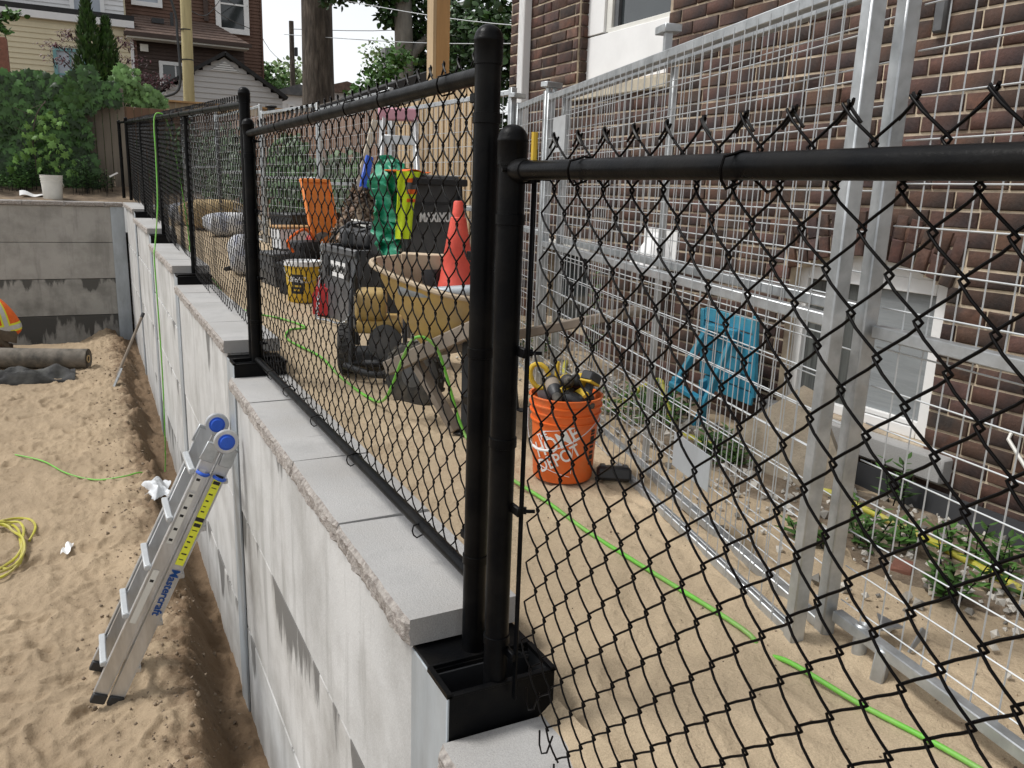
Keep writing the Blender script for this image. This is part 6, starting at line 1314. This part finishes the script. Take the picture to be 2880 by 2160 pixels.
# cedar fence behind the pole
CF = thing('cedar_fence', 'tan cedar fence in front of the grey shed', 'fence', (3.0, 21.5, 0))
cb = []
for k in range(5): m2 = MB(); m2.box((0, 0, 0), (.138, .02, 2.0), None, .002); me = m2.mesh('board'); vcol(me, [random.uniform(.55, 1.05)] * len(me.polygons)); me.materials.append(M['cedar2']); cb.append(me)
for i in range(24): o = bpy.data.objects.new('board', random.choice(cb)); COL.objects.link(o); o.parent = CF; o.location = V(1.45 + i * .143, 21.5, .73) - CF.location
mb = MB(); mb.box((3.1, 21.47, 1.745), (3.5, .10, .04)); part('cap_rail', mb, M['cedar'], CF, True)
T = thing('fence_post', 'cedar post with a black lantern cap at the far fence', 'post', (4.03, 20.2, 0)); mb = MB(); mb.box((0, 0, .75), (.14, .14, 1.5), None, .006); part('post', mb, M['cedar'], T); mb = MB(); mb.box((0, 0, 1.54), (.22, .22, .05), None, .01); mb.box((0, 0, 1.61), (.15, .15, .10), None, .01); mb.box((0, 0, 1.68), (.24, .24, .05), None, .02); part('lantern_cap', mb, M['dark'], T)
# utility poles and wires
T = thing('utility_pole', 'pale wooden utility pole with black conduit in front of the brown house', 'utility pole', (2.42, 22, 0))
M['polew'] = mat('pole_wood', (.47, .40, .21), .85, 0, .22, 6, .003, 30, stretch=(1, 1, .12)); mb = MB(); mb.tube([(0, 0, -.2), (.05, 0, 2.5), (.17, 0, 9)], [.135, .128, .11], 16); part('pole', mb, M['polew'], T)
mb = MB(); mb.tube(smooth([(-.75, 0, 1.84), (-.55, -.05, 1.86), (-.2, -.12, 2.05), (-.14, -.12, 2.6), (-.16, -.12, 3.3), (-.17, -.11, 3.7), (-.35, -.1, 4.4), (-.5, -.1, 5.2)], 5), .03, 8); part('conduit', mb, M['dark'], T)
for z in (2.75, 3.42): mb = MB(); mb.lathe([(.135, z - .012), (.138, z + .012)], 14, None, (.05, 0, 0)); part('strap', mb, M['dark'], T)
mb = MB(); mb.box((-.72, 0, 1.93), (.06, .1, .28)); part('box', mb, M['dark'], T)
T = thing('utility_pole', 'dark weathered utility pole left of the big tree trunk', 'utility pole', (9.45, 42, 0)); mb = MB(); mb.tube([(0, 0, 0), (0, 0, 7.45)], [.14, .115], 12); part('pole', mb, M['bark'], T); mb = MB(); mb.box((.2, 0, 6.1), (.14, .14, .4), None, .02); part('transformer_box', mb, M['dark'], T)
def wire(label, pts, r=.012, m_='dark'): mb = MB(); mb.tube(smooth(pts, 5), r, 4); solo('overhead_wire', mb, M[m_], label, 'wire')
wire('overhead wire sagging from the dark utility pole to the right', [(9.45, 42, 7.1), (12, 34, 6.2), (14, 24, 5.6)], .015)
wire('overhead wire from the brown house towards the dark pole', [(5.3, 29.9, 5.6), (7.2, 36, 5.2), (9.45, 42, 5.3)], .012)
wire('pale overhead wire crossing behind the cedar post', [(5.2, 22, 4.6), (6.5, 16, 3.25), (7.2, 12, 2.55), (8, 9, 2.3)], .008, 'galvwire')
wire('second pale overhead wire below the first behind the cedar post', [(5.2, 24, 3.9), (6.5, 18, 3.05), (7.4, 14, 2.6), (8.5, 10, 2.25)], .008, 'galvwire')
wire('upper wire of the pair leaving the pale pole', [(2.55, 22, 5.2), (3.6, 25, 5.0), (4.9, 29.9, 5.6)], .012); wire('lower wire of the pair leaving the pale pole', [(2.55, 22, 4.6), (3.8, 26, 4.6), (5.4, 29.9, 4.9)], .012); wire('slack wire running from the pale pole up to the brown gable', [(2.5, 22, 3.9), (3.5, 26, 4.5), (4.6, 29.9, 5.9)], .012)
# conifers, red maple and other trees at the left
def conifer(label, x, y, z0, z1, r, n_):
    T = thing('conifer', label, 'conifer', (x, y, z0), group='columnar cedars'); mb = MB(); mb.tube([(0, 0, 0), (0, 0, (z1 - z0) * .9)], [.08, .02], 6); part('trunk', mb, M['bark'], T); lf = MB(); cols = []; H_ = z1 - z0
    for i in range(n_):
        t = random.random() ** 1.2; rr = r * (1 - t) ** .65 * (1 + .18 * math.sin(t * 31 + 3 * random.random())) * (.55 + .45 * random.random() ** .4); a = random.random() * 6.283; p = V(rr * math.cos(a), rr * math.sin(a), H_ * t)
        k = add_leaf(lf, p, (math.cos(a) * .55 + random.gauss(0, .2), math.sin(a) * .55 + random.gauss(0, .2), 1), (math.cos(a), math.sin(a), .2), random.uniform(.10, .20), 'lance', .2); cols += [random.uniform(.45, 1.5)] * k
    foliage(T, lf, cols, 'cedarleaf', 'crown')
conifer('taller columnar cedar in front of the cream house', .40, 23, 0, 3.93, .62, 3600); conifer('shorter columnar cedar right of the taller one', .80, 23.1, 0, 3.62, .50, 2800)
T = thing('maple_tree', 'dark red Japanese maple spreading behind the columnar cedars', 'tree', (.6, 24.3, 0)); mb = MB(); mb.tube([(0, 0, 0), (.05, 0, 1.4), (.1, 0, 2.2)], [.07, .05, .03], 6)
part('trunk', mb, M['bark'], T); lf = MB(); cols = []
for (dx, dz, L) in ((-.9, 3.1, .5), (-.8, 2.75, .55), (-.6, 3.35, .3), (.75, 2.9, .5), (1.0, 2.55, .55), (1.25, 2.35, .5), (.65, 3.3, .3), (1.5, 2.5, .4)):
    mb = MB(); mb.tube(smooth([(.08, 0, 1.9), (dx * .5, 0, dz - .4), (dx, -.1, dz)], 4), .014, 5); part('branch', mb, M['bark'], T)
    for p in blob(110, (dx, -.1, dz), (L, .4, .16), .6): k = add_leaf(lf, p, (random.gauss(0, 1), random.gauss(0, .5), -.5), (0, -.5, 1), random.uniform(.06, .12), 'lance', .2); cols += [random.uniform(.5, 1.6)] * k
foliage(T, lf, cols, 'redleaf', 'crown')
T = thing('tree', 'leafy branch tips at the far upper left corner above the ivy', 'tree', (-1.9, 21.5, 0)); mb = MB(); mb.tube(smooth([(0, 0, 0), (.1, 0, 1.5), (.35, 0, 2.6), (.7, 0, 3.3)], 4), [.06] * 12 + [.03], 6); part('trunk', mb, M['bark'], T); lf = MB(); cols = []
for c, r, n_ in (((.45, 0, 3.0), (.35, .3, .28), 190), ((.85, 0, 3.25), (.22, .2, .12), 80), ((.2, 0, 2.6), (.3, .3, .3), 170)): cloud(lf, cols, blob(n_, c, r), .11, 'oval')
foliage(T, lf, cols, 'leaf', 'crown')
mb = MB(); mb.box((-1.55, 24, 1.6), (.45, .3, 3.0), None, .02); solo('timber_post', mb, M['redbrick'], 'rust red timber post at the left edge behind the ivy', 'post')

# ------------------------------------------------------------------ middle background: trees, far houses
def trunk(T, pts, rad, m_='bark', name='trunk', n=18):
    P = smooth(pts, 5); k = len(P); mb = MB(); rs = [rad[0] + (rad[1] - rad[0]) * i / (k - 1) for i in range(k)]; mb.tube(P, rs, n); return part(name, mb, M[m_], T)
T = thing('tree', 'massive rough-barked tree trunk behind the far mesh panels', 'tree', (5.62, 22, -.1)); trunk(T, [(0, 0, 0), (-.02, 0, 1.6), (-.02, 0, 3), (-.03, 0, 6.5)], (.46, .36), 'bark', n=28)
for s_ in (-1, 1): trunk(T, [(0, 0, 5.5), (s_ * .7, .2, 7), (s_ * 1.8, .3, 8.4)], (.22, .07), 'bark', 'limb')
lf = MB(); cols = []
for c, r, n_ in (((-1.5, .5, 8.8), (1.8, 1.8, .9), 400), ((1.8, .5, 8.6), (1.8, 1.8, .9), 400)): cloud(lf, cols, blob(n_, c, r), .22, 'ivy')
foliage(T, lf, cols, 'treeleaf', 'crown')
T = thing('tree', 'grey forked tree with hanging leafy boughs behind the cedar post', 'tree', (7.2, 20, -.1)); trunk(T, [(0, 0, 0), (-.02, 0, 1.6), (0, 0, 3.1), (-.05, 0, 4.6), (-.1, 0, 6)], (.25, .20), 'barkg'); trunk(T, [(.02, 0, 3.0), (.45, 0, 3.5), (1.1, 0, 4.0), (2.0, 0, 5.0)], (.15, .07), 'barkg', 'limb'); trunk(T, [(0, 0, 4.2), (-.8, 0, 4.9), (-1.6, -.2, 5.1)], (.10, .04), 'barkg', 'limb')
lf = MB(); cols = []
for c, r, n_ in (((-1.0, 0, 4.62), (.95, .7, .36), 1100), ((-1.75, 0, 4.38), (.45, .5, .30), 260), ((-.2, .2, 4.75), (.9, .8, .6), 1000), ((.9, .1, 4.2), (.75, .8, .9), 1000), ((.45, .3, 3.7), (.30, .4, .5), 260), ((1.7, .2, 3.9), (.8, .8, .9), 420), ((.55, .2, 3.1), (.35, .5, .5), 180), ((-.35, .1, 4.05), (.22, .4, .30), 90), ((-.6, -.1, 3.95), (.18, .3, .15), 50)): cloud(lf, cols, blob(n_, c, r), .14, 'oval', dark=(.4, 1.4))
foliage(T, lf, cols, 'treeleaf', 'crown')
T = thing('tree', 'dark leafy tree mass between the cedar post and the brick house', 'tree', (9.2, 18, -.1)); trunk(T, [(0, 0, 0), (.1, 0, 2), (0, 0, 5)], (.22, .10), 'bark'); lf = MB(); cols = []
for c, r, n_ in (((-.8, 0, 3.2), (1.2, 1.0, 1.2), 2600), ((.8, 0, 3.6), (1.6, 1.2, 1.6), 1800), ((-.3, 0, 1.5), (1.6, 1.0, 1.0), 800), ((1.2, 0, 1.6), (1.4, 1.0, 1.0), 600)): cloud(lf, cols, blob(n_, c, r), .16, 'oval', dark=(.3, 1.3))
foliage(T, lf, cols, 'treeleaf', 'crown')
T = thing('tree', 'airy pale young tree beyond the far houses', 'tree', (15.3, 44, 0)); trunk(T, [(0, 0, 0), (0, 0, 4), (.2, 0, 7.2)], (.12, .04), 'barkg'); lf = MB(); cols = []
for c, r, n_ in (((-.5, 0, 6.6), (1.5, 1.2, 1.0), 330), ((.8, 0, 7.0), (1.2, 1, .9), 230), ((-.6, 0, 5.2), (.9, 1, .6), 150)): cloud(lf, cols, blob(n_, c, r), .20, 'oval')
foliage(T, lf, cols, 'paleleaf', 'crown')
T = thing('tree', 'green bushy tree beside the brown house wall', 'tree', (9.3, 46, .6)); trunk(T, [(0, 0, 0), (0, 0, 2), (0, 0, 4)], (.15, .06), 'bark'); lf = MB(); cols = []
for c, r, n_ in (((0, 0, 4.2), (1.1, 1, 1.3), 500), ((.8, 0, 3.6), (.8, 1, .8), 250), ((-.6, 0, 4.8), (.7, 1, .8), 260)): cloud(lf, cols, blob(n_, c, r), .22, 'oval')
foliage(T, lf, cols, 'leaf', 'crown')
T = thing('tree', 'pale round tree behind the dark utility pole', 'tree', (12.2, 55, 0)); trunk(T, [(0, 0, 0), (0, 0, 3), (0, 0, 6)], (.2, .08), 'bark'); lf = MB(); cols = []
for c, r, n_ in (((0, 0, 6.2), (2.0, 1.5, 1.4), 600), ((1.2, 0, 5.2), (1.5, 1.5, 1.0), 350)): cloud(lf, cols, blob(n_, c, r), .3, 'oval')
foliage(T, lf, cols, 'paleleaf', 'crown')
T = thing('bush', 'green leafy bush hanging over the dark shed roof', 'bush', (5.6, 17, -.2)); trunk(T, [(0, 0, 0), (.05, 0, 1), (.1, 0, 2)], (.05, .02), 'bark', n=8); lf = MB(); cols = []
for c, r, n_ in (((0, 0, 2.35), (.45, .4, .40), 330), ((.4, 0, 2.7), (.35, .4, .35), 220), ((-.45, 0, 1.95), (.3, .4, .25), 150)): cloud(lf, cols, blob(n_, c, r), .11, 'oval')
foliage(T, lf, cols, 'leaf', 'crown')
def far_house(label, x0, x1, y, z1, pk, m_, win=(), roof='grey', dp=4):
    T = thing('house', label, 'house', ((x0 + x1) / 2, y + 2, 0)); mb = MB(); mb.box(((x0 + x1) / 2, y + dp / 2, z1 / 2), (x1 - x0, dp, z1)); part('wall', mb, M[m_], T, True); planks(T, x0, x1, 1.5, z1, y - .01, .2, m_, .02)
    if pk: mb = MB(); mb.prism([(x0 - .2, z1 - .05), (x1 + .2, z1 - .05), (x1 + .2, z1 + .06), ((x0 + x1) / 2, z1 + pk), (x0 - .2, z1 + .06)], -(y + 4.2), -(y - .3), RX(PI / 2)); part('roof', mb, M[roof], T, True)
    for (a, b, c, d) in win: window(T, a, b, c, d, y, .08, 'white', 'glass', (.5,))
    return T
M['dgrey'] = mat('dark_grey_siding', (.16, .165, .16), .7, 0, .1, 3)
far_house('white sided far house with slim windows behind the dark pole', 8.3, 10.2, 40, 3.95, .45, 'whites', ((8.75, 9.05, 2.7, 3.5), (9.6, 9.9, 2.7, 3.6)))
far_house('cream far house with a grey roof right of the big trunk', 10.7, 13.4, 42, 4.45, .5, 'shedg', ((11.3, 11.7, 3.2, 4.0),), 'shing')
far_house('grey sided building glimpsed behind the grey tree', 10.75, 14, 32, 5.15, 0, 'dgrey', ((10.95, 11.6, 3.9, 4.6),), 'grey', .5)
T = thing('lean_to', 'low black flat-roofed shed behind the old fence', 'shed', (4.88, 14, -.47)); mb = MB(); mb.box((0, 1.5, .9), (1.9, 3, 1.9)); part('wall', mb, M['oldwood'], T); vcol(T.children[0].data, [.8] * len(T.children[0].data.polygons))
mb = MB(); mb.box((-.25, .5, 2.02), (1.5, 3.0, .16), RY(-.367), .01); part('roof', mb, M['roofblk'], T)
# ------------------------------------------------------------------ fences behind the mesh on the right
OF = thing('old_fence', 'old dark brown board fence overgrown with vines behind the far mesh panels', 'fence', (3.1, 13, -.9))
ob = []
for k in range(6): m2 = MB(); m2.box((0, 0, 0), (.02, .145, 1.72), None, .003); me = m2.mesh('board'); vcol(me, [random.uniform(.6, 1.2) * np.array((1.1, .75, .6))] * len(me.polygons)); me.materials.append(M['oldwood']); ob.append(me)
for i in range(62): o = bpy.data.objects.new('board', random.choice(ob)); COL.objects.link(o); o.parent = OF; y = 9.1 + i * .152; o.location = V(3.05 - (y - 9) * .02 + (i % 2) * .012, y, .0 + (y - 9) * .04) - OF.location; o.rotation_euler = (0, 0, -.0)
for i in range(36): o = bpy.data.objects.new('board', random.choice(ob)); COL.objects.link(o); o.parent = OF; x = .86 + i * .15; o.location = V(x, 19.6 + (i % 2) * .012, .55) - OF.location; o.rotation_euler = (0, 0, PI / 2)
for lab, c, r, n_ in (('dark vines covering the old fence behind the plank', (2.92, 10.6, -.15), (.12, 1.6, .62), 900), ('dark vines covering the old fence behind the orange board', (2.88, 13.4, .05), (.14, 1.9, .75), 1000), ('green shrubs at the far end of the mesh panels', (2.5, 17.0, .2), (.5, 1.6, .9), 900), ('tall greenery behind the far black fence', (2.0, 19.0, .3), (1.1, .35, .9), 800)):
    T = thing('vine', lab, 'vine', (c[0], c[1], c[2] - r[2]), group='vines on the old fence'); mb = MB(); cols = []
    for p in blob(n_, c, r, .6): k = add_leaf(mb, p, (random.gauss(0, .6), random.gauss(0, .6), -1), (-.8, -.6, .8), random.uniform(.07, .13), 'oval', .3); cols += [random.uniform(.5, 1.7)] * k
    foliage(T, mb, cols, 'ivy', 'foliage', True)
SF = thing('board_fence', 'new cedar board fence running back from the brick house corner', 'fence', (3.2, 7.8, -1.1))
sb = []
for k in range(6): m2 = MB(); m2.box((0, 0, 0), (.018, .088, 1.95), None, .003); me = m2.mesh('board'); vcol(me, [random.uniform(.7, 1.25)] * len(me.polygons)); me.materials.append(M['cedar2']); sb.append(me)
for i in range(19): o = bpy.data.objects.new('board', random.choice(sb)); COL.objects.link(o); o.parent = SF; y = 6.72 + i * .125; o.location = V(3.2 - (y - 6.7) * .03, y, -.05 - .04 * (y - 6.7)) - SF.location
for i in range(19): o = bpy.data.objects.new('board', random.choice(sb)); COL.objects.link(o); o.parent = SF; y = 6.78 + i * .125; o.location = V(3.27 - (y - 6.7) * .03, y, -.05 - .04 * (y - 6.7)) - SF.location
for z in (.55, -.6): mb = MB(); mb.bar((3.235, 6.7, z), (3.165, 9.08, z - .08), .04, .09); part('rail', mb, M['cedar'], SF, True)
T = thing('porch_post', 'thick new cedar post rising behind the board fence', 'post', (3.55, 8.75, -1.0), .12); mb = MB(); mb.box((0, 0, 3.0), (.165, .165, 6.0), None, .004); part('post', mb, M['cedar'], T); mb = MB(); mb.box((-.105, -.02, 3.0), (.04, .14, 6.0), None, .003); part('side_board', mb, M['cedar2'], T); vcol(T.children[1].data, [.9] * len(T.children[1].data.polygons))
